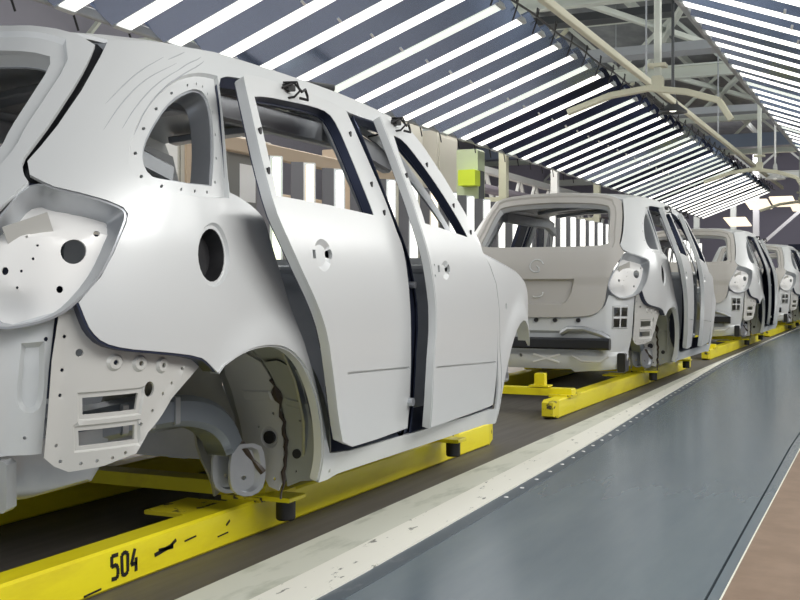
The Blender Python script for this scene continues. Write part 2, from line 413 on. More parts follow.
    for nm, ol, wi, ha, hinge, hx in specs:
        for mir in (False, True):
            xf = rotator(*hinge) if not mir else None
            dz = .945 if nm == 'rear_door' else .915
            hh = [soften(wi, 1), [(hx - .085, dz - .006), (hx - .062, dz - .006), (hx - .062, dz + .02), (hx - .085, dz + .02)], circ(hx + .055, dz + .01, .016, 10)]
            if nm == 'front_door': hh += [circ(hx - .125, dz + .02, .006, 6), circ(hx - .125, dz - .02, .006, 6)]
            cr = [(1.262, .582), (1.912, .554), (1.912, .546), (1.262, .574)] if nm == 'rear_door' else [(1.985, .552), (2.885, .513), (2.885, .505), (1.985, .544)]
            d = panel(nm, SN, soften(ol, 1, 60), hh, M['body'], root, h=.03, thick=.012, mirror=mir, xform=xf,
                      bulge=dbulge(.55), recess=((soften(ha, 1), -.012, .016), (cr, -.010, .0012)))
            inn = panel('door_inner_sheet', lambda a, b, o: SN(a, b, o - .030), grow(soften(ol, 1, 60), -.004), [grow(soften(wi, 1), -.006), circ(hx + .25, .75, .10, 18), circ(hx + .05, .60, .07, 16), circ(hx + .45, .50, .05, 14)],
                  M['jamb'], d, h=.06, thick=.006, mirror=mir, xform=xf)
            f1 = lambda a, b, o: (xf(SN(a, b, o)) if xf else SN(a, b, o))
            rimstrip('door_edge', f1, soften(ol, 1, 60), -.002, -.032, .002, M['body'], d, mirror=mir)
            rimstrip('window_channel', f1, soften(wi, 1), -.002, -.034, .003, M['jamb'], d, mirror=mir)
            if mir: continue
            # frame slots and lock holes: black inserts stand in for the dark inside them
            for (a, b) in ([(1.675, 1.40), (1.70, 1.22), (1.735, 1.12), (.74, 1.30), (.735, 1.18)] if nm == 'rear_door' else [(1.915, 1.27), (2.25, 1.345), (2.42, 1.19), (2.56, 1.085)]):
                p = xf(SN(a, b, .002)); n = N(a, b)
                mb = MB(); mb.frame(p, (0, 1, 0), n, (0, 0, 1), -.006, .006, -.004, .003, -.010, .010, .003)
                mb.build('rubber_plug', M['dark'], d)
            # black hook and looped wire that hold the door for painting
            p0 = xf(SN(1.20 if nm == 'rear_door' else 2.02, 1.488, .012))
            mb = MB()
            k = [(0, -.04, -.01), (.02, .0, .010), (.03, .03, -.015), (.02, .07, .0), (.02, .085, -.02), (.03, .07, -.035), (.01, .05, -.03)]
            mb.tube([p0 + Vector(q) for q in k], .0045, 7)
            mb.tube([p0 + Vector(q) for q in ((-.01, -.02, .01), (.03, .0, .012), (.035, .01, -.015), (.02, .0, -.035), (-.02, -.03, -.045), (-.06, -.12, -.07))], .004, 7)
            mb.frame(p0, (0, 1, 0), (1, 0, 0), (0, 0, 1), -.022, .022, -.012, .012, -.014, .006, .004)
            mb.build('door_hook', M['dark'], d)
    # hinges, one bright stub in each gap
    for y_, z_, r_ in ((1.93, .42, .016), (1.95, .86, .013), (2.90, .42, .014), (2.90, .82, .014)):
        MB().tube([(.77, y_, z_), (.84 if y_ < 2 else .80, y_, z_)], r_, 10).build('door_hinge', M['inner'], root)
    # roof ------------------------------------------------------------------
    rows = resample(TOP, .05, False); nu = 22; V = []; F = []
    for t, z in rows:
        e = S(t, z)
        for j in range(nu + 1):
            u = -1 + 2 * j / nu; k = 1 - u * u
            V.append(Vector((e.x * u, e.y - k * (.10 * (1 - sm(t, .1, .9)) - .13 * sm(t, 1.9, 2.35)), e.z + .045 * (k ** .7))))
    n = len(V); V += [v - Vector((0, 0, .012)) for v in V]
    for i in range(len(rows) - 1):
        for j in range(nu):
            a = i * (nu + 1) + j
            F.append((a, a + 1, a + nu + 2, a + nu + 1)); F.append((a + n, a + nu + 1 + n, a + nu + 2 + n, a + 1 + n))
    for j in range(nu):
        F.append((j, j + n, j + 1 + n, j + 1)); a = (len(rows) - 1) * (nu + 1) + j; F.append((a, a + 1, a + 1 + n, a + n))
    for i in range(len(rows) - 1):
        a = i * (nu + 1); b = a + nu; F.append((a, a + nu + 1, a + nu + 1 + n, a + n)); F.append((b, b + n, b + nu + 1 + n, b + nu + 1))
    link('roof_panel', V, F, M['body'], root, recalc=True)
    for s0 in (.62, 1.15, 1.72, 2.28):
        mb = MB(); w = .52
        pp = [(-w + 2 * w * i / 10, s0 + (.08 * (1 - (2 * i / 10 - 1) ** 2) if s0 > 2 else 0), 1.515 + .04 * (1 - (2 * i / 10 - 1) ** 2)) for i in range(11)]
        for a, b in zip(pp, pp[1:]): mb.bar(a, b, .10, .03, bev=.006)
        mb.build('roof_bow', M['inner'], root)
    # tailgate --------------------------------------------------------------
    half = [(0, 1.575), (.3, 1.573), (.55, 1.56), (.70, 1.535), (.770, 1.50), (.760, 1.43), (.745, 1.367), (.715, 1.265), (.692, 1.205), (.672, 1.156), (.688, 1.118), (.705, 1.10), (.66, 1.04), (.594, .962), (.552, .862), (.525, .712), (.46, .640), (.3, .622), (0, .618)]
    outl = half + [(-a, b) for a, b in half[::-1][1:-1]]
    hw = [(0, 1.150), (.45, 1.152), (.585, 1.165), (.605, 1.20), (.612, 1.25), (.635, 1.325), (.668, 1.44), (.658, 1.473), (.60, 1.487), (.45, 1.497), (0, 1.503)]
    win = hw + [(-a, b) for a, b in hw[::-1][1:-1]]
    hr = [(-.30, .905), (.30, .905), (.275, .80), (.24, .735), (.20, .715), (-.20, .715), (-.24, .735), (-.275, .80)]
    fr = grow(resample(win, .05), .05)
    def tb(q, z):
        return .010 * sm(z, .885, .905) + .012 * (1 - sm(abs(z - 1.535), .01, .06))
    tg = panel('tailgate', R, soften(outl, 1, 50), [soften(win, 1)] + [circ(.625 + (.02 if z > 1.3 else 0), z, .005, 6) for z in ()], M['tailgate'], root, h=.032, thick=.014,
               recess=((hr, -.034, .012), (grow(soften(win, 1), .045), -.012, .008)), bulge=tb)
    panel('tailgate_inner_sheet', lambda a, b, o: R(a, b, o - .05), grow(soften(outl, 1, 50), -.02), [grow(soften(win, 1), -.004), circ(.35, .95, .05), circ(-.35, .95, .05)], M['inner'], tg, h=.07, thick=.006)
    rimstrip('rear_window_channel', R, soften(win, 1), -.014, -.056, .003, M['body'], tg)
    # swirl badge seat pressed into the tailgate: an open ring with a hooked tail
    arc = [R(.055 * math.cos(a) * (1 if a < 5 else .8), 1.0 + .045 * math.sin(a), .014) for a in [(.2 + i * .27) for i in range(20)]]
    arc += [R(.02, .985, .014), R(.0, 1.0, .014)]
    MB().tube(arc, .005, 6).build('badge_seat', M['body'], tg)
    arc = [R(.0 + .05 * math.cos(a), .80 + .03 * math.sin(a), -.018) for a in [-2.2 + i * .25 for i in range(11)]]
    MB().tube(arc, .005, 6).build('lock_boss', M['body'], tg)
    # tail-lamp pockets -------------------------------------------------------
    lampo = [(.737, 1.106), (.765, 1.094), (.828, 1.081), (.891, 1.066), (.935, 1.050), (.947, 1.034), (.945, 1.010), (.920, .938), (.891, .880), (.842, .819), (.800, .785), (.740, .765), (.665, .756), (.60, .785), (.562, .830), (.556, .875), (.60, .955), (.665, 1.035), (.695, 1.095)]
    for mir in (False, True):
        lo = soften(lampo, 1, 60)
        rimstrip('lamp_pocket_wall', lambda a, b, o: R(a, b, o), lo, -.002, -.085, .010, M['inner'], root, mirror=mir)
        def plate_b(q, z): return -.03 * (1 - sm(z, .80, .86)) * (1 - sm(q, .68, .78)) - .022 * sm(z, 1.0, 1.03)
        panel('lamp_pocket_plate', lambda a, b, o: R(a, b, o - .05), grow(resample(lo, .03), -.008),
              [circ(.842, .950, .033, 20), circ(.898, 1.000, .009, 10), circ(.81, .855, .009, 10), circ(.665, .90, .010, 10)] + [circ(a, b, .004, 6) for a, b in ((.72, .99), (.75, .965), (.74, .93), (.71, .90), (.77, 1.02), (.70, .86))],
              M['plate'], root, h=.025, thick=.006, mirror=mir, bulge=plate_b)
        mb = MB(); sg = -1 if mir else 1
        # folded bracket inside the pocket
        a = R(.665, .985, -.040); b = R(.775, 1.03, -.045)
        mb.bar((sg * a.x, a.y, a.z), (sg * b.x, b.y, b.z), .004, .05, up=(0, -.6, 1)); mb.build('pocket_bracket', M['bracket'], root)
        # perforated corner bracket under the quarter panel
        bo = [(.155, .800), (.142, .685), (.137, .456), (.165, .43), (.202, .412), (.289, .417), (.372, .438), (.405, .487), (.49, .563), (.625, .650), (.56, .684), (.39, .712), (.30, .722), (.245, .735), (.215, .765), (.20, .805)]
        w1 = [(.225, .590), (.375, .590), (.370, .548), (.228, .548)]; w2 = [(.220, .510), (.370, .510), (.372, .472), (.224, .472)]
        dd = [circ(a, b, .005, 6) for a, b in ((.172, .74), (.17, .66), (.168, .60), (.166, .48), (.18, .44), (.23, .43), (.27, .432), (.31, .434), (.345, .442), (.385, .51), (.42, .54), (.455, .58), (.49, .605), (.53, .64))]
        rings = [circ(a, b, .007, 8) for a, b in ((.30, .672), (.37, .665), (.445, .655))]
        pb = panel('rear_corner_bracket', lambda a, b, o: SN(a, b, o - .035), bo, [w1, w2, circ(.405, .597, .016, 12, .020), circ(.21, .70, .010, 8)] + dd + rings, M['bracket'], root, h=.022, thick=.006, mirror=mir,
              recess=((grow(w1, .014), -.006, .004), (grow(w2, .014), -.006, .004), (circ(.30, .672, .022, 16), .007, .006), (circ(.37, .665, .022, 16), .007, .006), (circ(.445, .655, .022, 16), .007, .006)),
              bulge=lambda t, z: .018 * (1 - sm(t, .137, .175)) + .006 * (1 - sm(abs(t - .38 - (z - .45) * .85), .0, .02)))
        go = [(a + .65 - .03, b) for a, b in GAP] + [(a + .65 + .035, b) for a, b in GAP[::-1]]
        panel('rear_gutter', R, grow(go, .004), [], M['beam'], root, h=.03, thick=.004, mirror=mir, bulge=lambda a, b: -.022)
        # quarter return flange behind the panel edge
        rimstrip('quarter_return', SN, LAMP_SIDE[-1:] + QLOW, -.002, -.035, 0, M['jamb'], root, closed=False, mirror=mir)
    # wheel housings -----------------------------------------------------------
    for cy, hh in ((.965, 'rear'), (3.36, 'front')):
        for mir in (False, True):
            sg = -1 if mir else 1
            k = 1.0 if hh == 'rear' else .93
            def arcshell(nm, x0, x1, a0, a1, m, r=.385, seg=22):
                V = []; F = []
                for i in range(seg + 1):
                    a = math.radians(a0 + (a1 - a0) * i / seg)
                    for x, rr in ((x0, r), (x1, r * .985), (x1, r * .985 + .008), (x0, r + .008)):
                        V.append((sg * x * k, cy + rr * math.cos(a), .31 + rr * math.sin(a)))
                for i in range(seg):
                    for j in range(4): F.append((i*4 + j, i*4 + (j+1) % 4, i*4 + 4 + (j+1) % 4, i*4 + 4 + j))
                F.append((0, 3, 2, 1)); F.append((seg*4, seg*4+1, seg*4+2, seg*4+3))
                return link(nm, V, F, m, root, recalc=True)
            if hh == 'rear':
                arcshell('wheel_housing_outer', .63, .80, -10, 112, M['inner2'])
                arcshell('wheel_housing_inner', .42, .63, -8, 118, M['housing'])
            else:
                arcshell('wheel_housing_inner', .42, .66, 30, 150, M['housing'])
            # inner wall of the housing
            wl = [( .37 * math.cos(math.radians(a)), .37 * math.sin(math.radians(a))) for a in range(-20, 165, 12)] + [(-.30, .20), (-.02, .19), (.12, .12), (.18, -.02), (.24, -.15)]
            panel('wheel_housing_wall', lambda a, b, o: Vector((.43 * k + o + .02 * math.sin(a * 20) * math.sin(b * 16), cy + a, .31 + b)), wl, [circ(.10, .15, .03, 14), circ(.24, .02, .024, 14), circ(-.05, .22, .012, 8)], M['housing'], root, h=.045, thick=.008, mirror=mir)
            if hh == 'rear':
                # pressed plates lining the front of the arch
                shell = lambda a, b, o: Vector((a, cy + math.sqrt(max(.01, .375 ** 2 - b * b)) - .004 - o, .31 + b))
                hp = [(.49, .31), (.60, .34), (.632, .30), (.632, .18), (.628, .0), (.632, -.10), (.625, -.135), (.585, -.125), (.555, -.09), (.51, -.06), (.47, .0), (.455, .14), (.46, .25)]
                panel('housing_plate', shell, hp, [circ(.60, .12, .005, 8), circ(.535, .07, .004, 8), circ(.60, -.10, .006, 8)], M['bracket'], root, h=.025, thick=.006, mirror=mir,
                      recess=((circ(.574, .037, .034, 18, .038), -.007, .008), ([(.50, .20), (.61, .20), (.61, .165), (.50, .165)], .006, .005)))
                st = [(.642, .30), (.70, .31), (.775, .26), (.79, .10), (.79, -.06), (.775, -.09), (.70, -.10), (.655, -.12), (.642, -.08), (.642, .10)]
                panel('housing_stiffener', shell, st, [circ(.70, .10, .004, 8), circ(.68, -.07, .004, 8)], M['inner2'], root, h=.025, thick=.006, mirror=mir,
                      recess=(([(.66, .18), (.77, .16), (.77, .13), (.66, .15)], .006, .005),))
                for px, pz, pr in ((.574, .037, .022), (.680, -.012, .016)):  # black discs stand in for the dark inside two open holes
                    q = shell(px, pz, .0); MB().tube([(sg * q.x, q.y + .006, q.z), (sg * q.x, q.y - .004, q.z)], pr, 16).build('drain_plug', M['dark'], root)
                # looped bracket ears
                for dx, oy, oz, sc in ((.50, .245, -.005, .88), (.575, .235, -.005, .90)):
                    ear = [(.035, .07), (-.035, .07), (-.05, .02), (-.052, -.06), (-.04, -.105), (0, -.125), (.04, -.105), (.052, -.06), (.05, .02)]
                    panel('spring_mount_ear', lambda a, b, o: Vector((dx + o + .75 * a, cy + oy + a * sc, .285 + oz + b * sc)), soften(ear, 1, 80), [circ(0, -.055, .008, 8)], M['inner'], root, h=.02, thick=.008, mirror=mir,
                          recess=((soften(grow(ear, -.014), 1, 80), -.016, .006),))
                mb = MB()
                pts = [(.50, *q_) for q_ in chaikin([(.42, .475), (.65, .485), (.88, .487), (1.04, .455), (1.13, .40), (1.17, .34)], 2)]
                for a, b in zip(pts, pts[1:]):
                    dv = (Vector(b) - Vector(a)).normalized() * .004
                    mb.bar(Vector((sg * a[0], a[1], a[2])) - Vector((0, dv.y, dv.z)), Vector((sg * b[0], b[1], b[2])) + Vector((0, dv.y, dv.z)), .11, .095, bev=.018)
                mb.build('chassis_leg', M['leg'], root)
                for q_ in (.60, .72, .84): MB().box(sg * .555 - .006, sg * .555 + .006, q_ - .012, q_ + .012, .445, .530, .004).build('leg_rib', M['inner'], root)

                mb = MB()
                rnd = random.Random(3)
                pts = [shell(.637 + rnd.uniform(-.007, .007), .24 - i * .021, .004) for i in range(20)]
                mb.tube([(sg * q.x, q.y, q.z) for q in pts], [(.014 if i in (2, 3) else .0025) + .006 * rnd.random() for i in range(20)], 7)
                mb.build('sealant_bead', M['seal'], root)
                mb = MB(); pts = [(.50 + i * .013, cy + .20 + i * .010, .42 - i * .022 + rnd.uniform(-.006, .006)) for i in range(9)]
                mb.tube([(sg * a, b, c) for a, b, c in pts], [.004 + .010 * rnd.random() for _ in pts], 7)
                mb.build('sealant_bead', M['seal'], root)
    # floor, bulkhead, sills, tub ------------------------------------------------
    mb = MB(); mb.box(-.66, .66, 1.37, 2.95, .262, .275); mb.box(-.40, .40, .10, 1.37, .40, .412)
    for x in (-.42, -.15, .15, .42): mb.box(x - .05, x + .05, 1.40, 2.8, .240, .262, .01)
    mb.box(-.11, .11, 1.37, 2.9, .275, .36, .04); mb.build('floor_pan', M['inner'], root)
    MB().box(-.64, .64, 1.36, 1.375, .25, .41).build('heel_board', M['inner'], root)
    for sg in (-1, 1):
        mb = MB(); mb.frame((0, 0, 0), (1, 0, 0), (0, 1, 0), (0, 0, 1), sg * .715 - .045, sg * .715 + .045, 1.37, 2.97, .235, .335, .02); mb.build('inner_sill', M['inner'], root)
    panel('bulkhead', lambda a, b, o: Vector((a, 2.92 + .08 * (1 - (a / .7) ** 2) - o, b)), [(-.66, .26), (.66, .26), (.69, .6), (.69, .96), (-.69, .96), (-.69, .6)], [circ(.2, .62, .03)], M['inner'], root, h=.08, thick=.01)
    mb = MB(); mb.box(-.68, .68, 2.80, 3.02, .955, .985, .01); mb.build('cowl_panel', M['body'], root)
    mb = MB(); mb.tube([(-.70, 2.55, .93), (.70, 2.55, .93)], .022, 10); mb.build('dash_cross_tube', M['inner'], root)
    # front end
    for sg in (-1, 1):
        mb = MB(); mb.frame((0, 0, 0), (1, 0, 0), (0, 1, 0), (0, 0, 1), sg * .44 - .035, sg * .44 + .035, 3.0, 3.80, .40, .50, .012); mb.build('front_chassis_leg', M['inner'], root)
        mb = MB(); mb.frame((0, 0, 0), (1, 0, 0), (0, 1, 0), (0, 0, 1), sg * .60 - .03, sg * .60 + .03, 3.0, 3.74, .78, .84, .012); mb.build('fender_apron', M['inner'], root)
    mb = MB(); mb.box(-.58, .58, 3.72, 3.78, .78, .84, .01); mb.box(-.58, .58, 3.72, 3.78, .34, .40, .01)
    for x in (-.55, -.30, .30, .55): mb.box(x - .03, x + .03, 3.73, 3.77, .36, .80)
    mb.build('radiator_support', M['inner'], root)
    fo = [(2.757, 1.000), (2.98, .967), (3.30, .925), (3.62, .870), (3.78, .82), (3.86, .73), (3.86, .63), (3.80, .575), (3.70, .54)] + [(3.36 + .375 * math.cos(math.radians(a)), .31 + .375 * math.sin(math.radians(a))) for a in range(44, 188, 12)] + [(2.998, .222), (2.982, .277), (2.966, .42), (2.952, .572), (2.937, .746), (2.902, .865), (2.832, .947)]
    for mir in (False, True):
        fp = panel('front_fender', SN, fo, [circ(3.05, .76, .012, 10, .016)], M['body'], root, h=.03, thick=.010, mirror=mir, bulge=bulge)
        rimstrip('fender_arch_lip', SN, [(3.36 + .375 * math.cos(math.radians(a)), .31 + .375 * math.sin(math.radians(a))) for a in range(44, 188, 8)], .016, -.04, 0, M['body'], fp, closed=False, mirror=mir)
        rimstrip('fender_top_flange', SN, fo[:6], .0, -.045, 0, M['inner'], fp, closed=False, mirror=mir)
    return root

M['inner2'] = mat('olive_grey_steel', (.34, .35, .30), .5, .2)
M['leg'] = mat('blue_grey_chassis_steel', (.24, .27, .31), .4, .5)
M['housing'] = mat('warm_grey_housing_steel', (.36, .36, .33), .45, .35)
def tail_a(root):
    """tail of the first car: plain panel with one tall slot, rounded tub below"""
    slot = soften([(.728, .715), (.765, .717), (.770, .60), (.760, .572), (.735, .572), (.722, .60)], 1, 80)
    half = [(0, .628), (.46, .650), (.53, .715), (.56, .79), (.66, .765), (.80, .80), (.79, .66), (.785, .46), (.5, .45), (0, .45)]
    ol = half + [(-a, b) for a, b in half[::-1][1:-1]]
    panel('rear_cross_panel', lambda a, b, o: R(a, b, o - .03), ol, [circ(.78, .735, .006, 6), circ(.74, .50, .005, 6)], M['body'], root, h=.03, thick=.01,
          recess=((grow(slot, .012), -.018, .012), ([(-a, b) for a, b in grow(slot, .012)], -.018, .012)), bulge=lambda q, z: -.03 * sm(abs(q), .60, .70) + .014 * sm(abs(q), .70, .76))
    V = []; mb = MB()
    prof = [(.03, .475), (.02, .40), (.05, .345), (.14, .325), (.42, .33), (.50, .40), (.50, .475)]
    xs = [-.66, -.64, -.58, .40, .50, .545, .56]; sc = [.55, .85, 1, 1, .96, .85, .6]
    n = len(prof); F = []
    for x, k in zip(xs, sc):
        for s_, z in prof: V.append((x, .26 + (s_ - .26) * k + (0 if x < .4 else (x - .4) * .55), .475 + (z - .475) * (k * .3 + .7)))
    for i in range(len(xs) - 1):
        for j in range(n): F.append((i*n + j, i*n + (j+1) % n, (i+1)*n + (j+1) % n, (i+1)*n + j))
    F.append(tuple(range(n))); F.append(tuple((len(xs)-1)*n + j for j in reversed(range(n))))
    link('spare_wheel_tub', V, F, M['inner'], root, recalc=True, angle=40)
    mb = MB(); mb.box(-.40, .40, .045, .075, .33, .335); 
    mb = MB(); mb.frame((.60, .10, .40), (1, .35, 0), (-.35, 1, 0), (0, 0, 1), -.02, .02, -.02, .03, -.07, .05, .008); mb.build('tow_bracket', M['inner'], root)
    return
def tail_b(root):
    """tail of the other cars: bolted cross panel, black beam, pressed cross and a twin-window block"""
    half = [(0, .628), (.46, .650), (.53, .715), (.56, .79), (.66, .765), (.80, .80), (.79, .66), (.785, .46), (.76, .30), (.74, .235), (.5, .225), (.34, .215), (.30, .235), (0, .235)]
    ol = half + [(-a, b) for a, b in half[::-1][1:-1]]
    wins = []
    for a0 in (.607, .672):
        for b0 in (.548, .630): wins.append([(a0, b0), (a0 + .055, b0), (a0 + .055, b0 + .066), (a0, b0 + .066)])
    wins += [[(-a, b) for a, b in w] for w in wins]
    bl = [circ(x, .60, .013, 12) for x in (-.40, -.25, 0, .15, .33)] + [circ(-.27, .33, .014, 12), circ(-.13, .33, .014, 12), circ(-.46, .33, .014, 12)]
    block = [(.595, .535), (.74, .535), (.74, .712), (.595, .712)]
    panel('rear_cross_panel', lambda a, b, o: R(a, b, o - .035), ol, wins + bl, M['body'], root, h=.03, thick=.01,
          recess=((block, .014, .010), ([(-a, b) for a, b in block], .014, .010), ([(-.55, .52), (.52, .52), (.52, .36), (-.55, .36)], -.03, .02)),
          bulge=lambda q, z: .02 * (1 - sm(z, .34, .36)) - .02 * (1 - sm(z, .23, .26)))
    mb = MB(); mb.bar((-.62, -.045, .428), (.57, -.045, .428), .07, .085, bev=.014); mb.build('bumper_beam', M['beam'], root)
    for x in (-.5, .5): MB().box(x - .05, x + .05, -.02, .06, .39, .47, .01).build('beam_mount', M['inner'], root)
    mb = MB(); mb.tube([(.20, -.02, .50), (.26, -.045, .535), (.38, -.045, .535), (.50, -.04, .50), (.56, -.03, .47)], .022, 8)
    mb.build('beam_bracket', M['inner'], root)
    mb = MB()
    a, b, c, d = [R(x, z, -.008) for x, z in ((-.02, .345), (.20, .285), (-.02, .285), (.20, .345))]
    mb.bar(a, b, .012, .016, up=(0, -1, 0)); mb.bar(c, d, .012, .016, up=(0, -1, 0)); mb.build('pressed_cross', M['plate'], root)
    mb = MB(); mb.tube([(.28, -.03, .34), (.36, -.05, .30), (.50, -.05, .30), (.56, -.04, .34)], .010, 8); mb.build('tow_loop', M['bracket'], root)
    mb = MB(); mb.box(.60, .66, .05, .16, .22, .36, .01); mb.build('exhaust_hanger', M['beam'], root)
    for x in (.33, .15, 0): 
        p = R(x, .60, -.03); MB().tube([p, p + Vector((0, -.02, 0))], .016, 12).build('rubber_grommet', M['dark'], root)

car = make_car()
cars = [car] + [copy_tree(car) for _ in range(4)]
labels = ['large light grey unpainted car body nearest the camera, its rear quarter filling the left side',
          'second car body in line, its beige-grey tailgate and black bumper beam in full view',
          'third car body in the line, half hidden behind the doors of the second',
          'fourth car body in the line, small and pale near the right edge',
          'farthest car body at the end of the line, mostly hidden by the fourth']
for k, c in enumerate(cars):
    c.location = (BX, BY + PITCH * k, 0); tag(c, labels[k], 'car body', 'bare car bodies on the conveyor line')
    if k != 1:
        pass
tail_a(cars[0])
tail_b(cars[1])
for (pts) in ([(.36, 1.50), (.27, 1.43), (.22, 1.34), (.19, 1.25)], [(.40, 1.50), (.31, 1.43), (.26, 1.34), (.235, 1.26)], [(.47, 1.51), (.36, 1.45), (.29, 1.35), (.27, 1.25)], [(.55, 1.53), (.42, 1.49), (.34, 1.42)], [(.31, 1.51), (.24, 1.44), (.18, 1.33)], [(.38, 1.54), (.32, 1.50)], [(.50, 1.54), (.41, 1.51), (.36, 1.47)]):
    for _ in range(3):
        pts = [pts[0]] + [(p_[0] + (q_[0] - p_[0]) * f_, p_[1] + (q_[1] - p_[1]) * f_) for p_, q_ in zip(pts, pts[1:]) for f_ in (.25, .75)] + [pts[-1]]
    q = resample(pts, .02, False)
    q = [SN(a, b, -.0008) for i, (a, b) in enumerate(q)]
    n_ = len(q); MB().tube(q, [.0004 + .0016 * math.sin(PI * i / (n_ - 1)) for i in range(n_)], 6).build('polishing_scratch', M['steel_grey'], cars[0])
for k in (2, 3, 4):
    for ch in [c for c in cars[1].children if c.name.split('.')[0] in ('rear_cross_panel', 'bumper_beam', 'beam_mount', 'beam_bracket', 'pressed_cross', 'tow_loop', 'exhaust_hanger', 'rubber_grommet')]:
        copy_tree(ch, cars[k])
for ch in cars[0].children:
    if ch.name.split('.')[0] == 'tailgate':
        ch.data = ch.data.copy(); ch.data.materials[0] = M['body']

# ------------------------------------------------------------------ skids
def make_skid():
    L = 4.97
    root = empty('conveyor_skid', (0, 0, 0), '', 'skid')
    for x0 in (-2.13, -3.03):
        mb = MB(); mb.frame((0, 0, 0), (1, 0, 0), (0, 1, 0), (0, 0, 1), x0, x0 + .10, .09, L - .09, 0.0, .118, .008)
        mb.build('rail', M['yellow'], root)
        for y0, y1 in ((0, .09), (L - .09, L)):
            s0, s1 = (.75, 1) if y0 == 0 else (1, .75)
            V = []
            for y, k in ((y0, s0), (y1, s1)):
                V += [(x0 + .05 - .05 * k, y, .0 if k == 1 else .02), (x0 + .05 + .05 * k, y, .0 if k == 1 else .02), (x0 + .05 + .05 * k, y, .118 if k == 1 else .105), (x0 + .05 - .05 * k, y, .118 if k == 1 else .105)]
            MB().add(V, [(0, 1, 2, 3), (7, 6, 5, 4), (0, 4, 5, 1), (1, 5, 6, 2), (2, 6, 7, 3), (3, 7, 4, 0)]).build('rail_shoe', M['yellow_worn'], root)
    for y in (.40, 2.64, 4.25):
        mb = MB(); mb.box(-3.02, -2.02, y - .05, y + .05, .116, .165, .006); mb.build('crossbeam', M['yellow'], root)
        for x in (-2.98, -2.08):
            MB().box(x - .09, x + .07, y - .10, y + .14, .112, .128).build('mounting_plate', M['yellow_worn'], root)
    MB().box(-2.30, -2.10, 2.28, 2.52, .098, .112, .003).build('mounting_plate', M['yellow_worn'], root)
    for x, y in ((-2.25, .40), (-2.90, .40), (-2.62, 4.25)):
        mb = MB(); mb.box(x - .035, x + .035, y - .03, y + .03, .172, .262, .005); mb.box(x - .07, x + .07, y - .05, y + .05, .170, .182, .003); mb.build('support_post', M['yellow'], root)
    for y in (2.60, 4.15):
        mb = MB(); mb.box(-2.06, -1.90, y - .05, y + .06, .118, .134, .003); mb.build('stop_plate', M['yellow'], root)
        mb = MB(); mb.lathe([(.030, .050), (.034, .056), (.034, .112), (.030, .118)], (-1.945, y, 0)); mb.build('rubber_stop', M['dark'], root)
        mb = MB(); mb.box(-1.99, -1.90, y - .04, y + .04, .134, .222, .004)
    # pads that carry the body sills
    for y in (2.68, 4.1):
        for x in (-2.09, -2.96):
            MB().box(x - .03, x + .03, y - .05, y + .05, .118, .240, .006).build('sill_pad', M['yellow'], root)
    return root
skid = make_skid()
skids = [skid] + [copy_tree(skid) for _ in range(4)]
sl = ['yellow conveyor skid under the nearest car body, stencilled with the number 504',
      'yellow conveyor skid with a chipped rail end, under the second car body',
      'yellow conveyor skid under the third car body', 'yellow conveyor skid under the fourth car body, near the right edge',
      'farthest yellow conveyor skid, hidden behind the fourth']
for k, s_ in enumerate(skids):
    s_.location = (0, .69 + PITCH * k, 0); tag(s_, sl[k], 'skid', 'yellow skids on the conveyor')
# the number and the smears painted on the first skid
def stencil(txt, y0, z0, h, w, gap, parent, name):
    segs = {'5': [((1, 1), (0, 1)), ((0, 1), (0, .55)), ((0, .55), (.7, .58)), ((.7, .58), (1, .4)), ((1, .4), (1, .12)), ((1, .12), (.8, 0)), ((.8, 0), (0, 0.02))],
            '0': [((.1, .1), (0, .9)), ((0, .9), (.5, 1)), ((.5, 1), (1, .9)), ((1, .9), (1, .1)), ((1, .1), (.5, 0)), ((.5, 0), (.05, .1))],
            '4': [((.6, 1), (0, .35)), ((0, .35), (1, .35)), ((.8, .6), (.8, 0))]}
    mb = MB()
    for i, c in enumerate(txt):
        for a, b in segs[c]:
            p = [(-2.0285, y0 + i * (w + gap) + q[0] * w, z0 + q[1] * h) for q in (a, b)]
            mb.bar(p[0], p[1], .011, .002, up=(1, 0, 0))
    return mb.build(name, M['black_paint'], parent, smooth=False)
SY = .69
stencil('504', 2.475 - SY, .030, .066, .027, .016, skids[0], 'painted_number')
mb = MB()
for (ya, za, yb, zb, w) in ((2.67, .056, 2.76, .068, .012), (2.69, .066, 2.76, .062, .010), (2.75, .068, 2.775, .080, .010), (2.82, .066, 2.88, .070, .005), (3.05, .07, 3.07, .082, .007), (2.36, .012, 2.43, .016, .005), (2.0, .02, 2.06, .022, .005), (3.0, .042, 3.06, .045, .004)):
    MB().bar((-2.0285, ya - SY, za), (-2.0285, yb - SY, zb), w, .002, up=(1, 0, 0)).build('paint_chip', M['black_paint'], skids[0], smooth=False)

# ------------------------------------------------------------------ floors
def slab(name, pts_left, pts_right, z0, z1, m):
    V = []; n = len(pts_left)
    for z in (z1, z0):
        for a, b in zip(pts_left, pts_right): V += [(a[0], a[1], z), (b[0], b[1], z)]
    F = []
    for i in range(n - 1):
        a = 2 * i; F.append((a, a + 1, a + 3, a + 2)); F.append((a + 2*n, a + 2 + 2*n, a + 3 + 2*n, a + 1 + 2*n))
        F.append((a, a + 2, a + 2 + 2*n, a + 2*n)); F.append((a + 1, a + 1 + 2*n, a + 3 + 2*n, a + 3))
    F.append((0, 2*n, 1 + 2*n, 1)); F.append((2*n - 2, 2*n - 1, 4*n - 1, 4*n - 2))
    o = link(name, V, F, m, smooth=False); tag(o, kind='structure'); return o
YS = [-3, 2.0, 2.9, 3.9, 5.0, 6.1, 8.5, 12.5, 17.0, 24.0, 60.0]
EDGE = [-1.42, -1.42, -1.425, -1.45, -1.48, -1.52, -1.64, -1.80, -1.88, -1.90, -1.90]
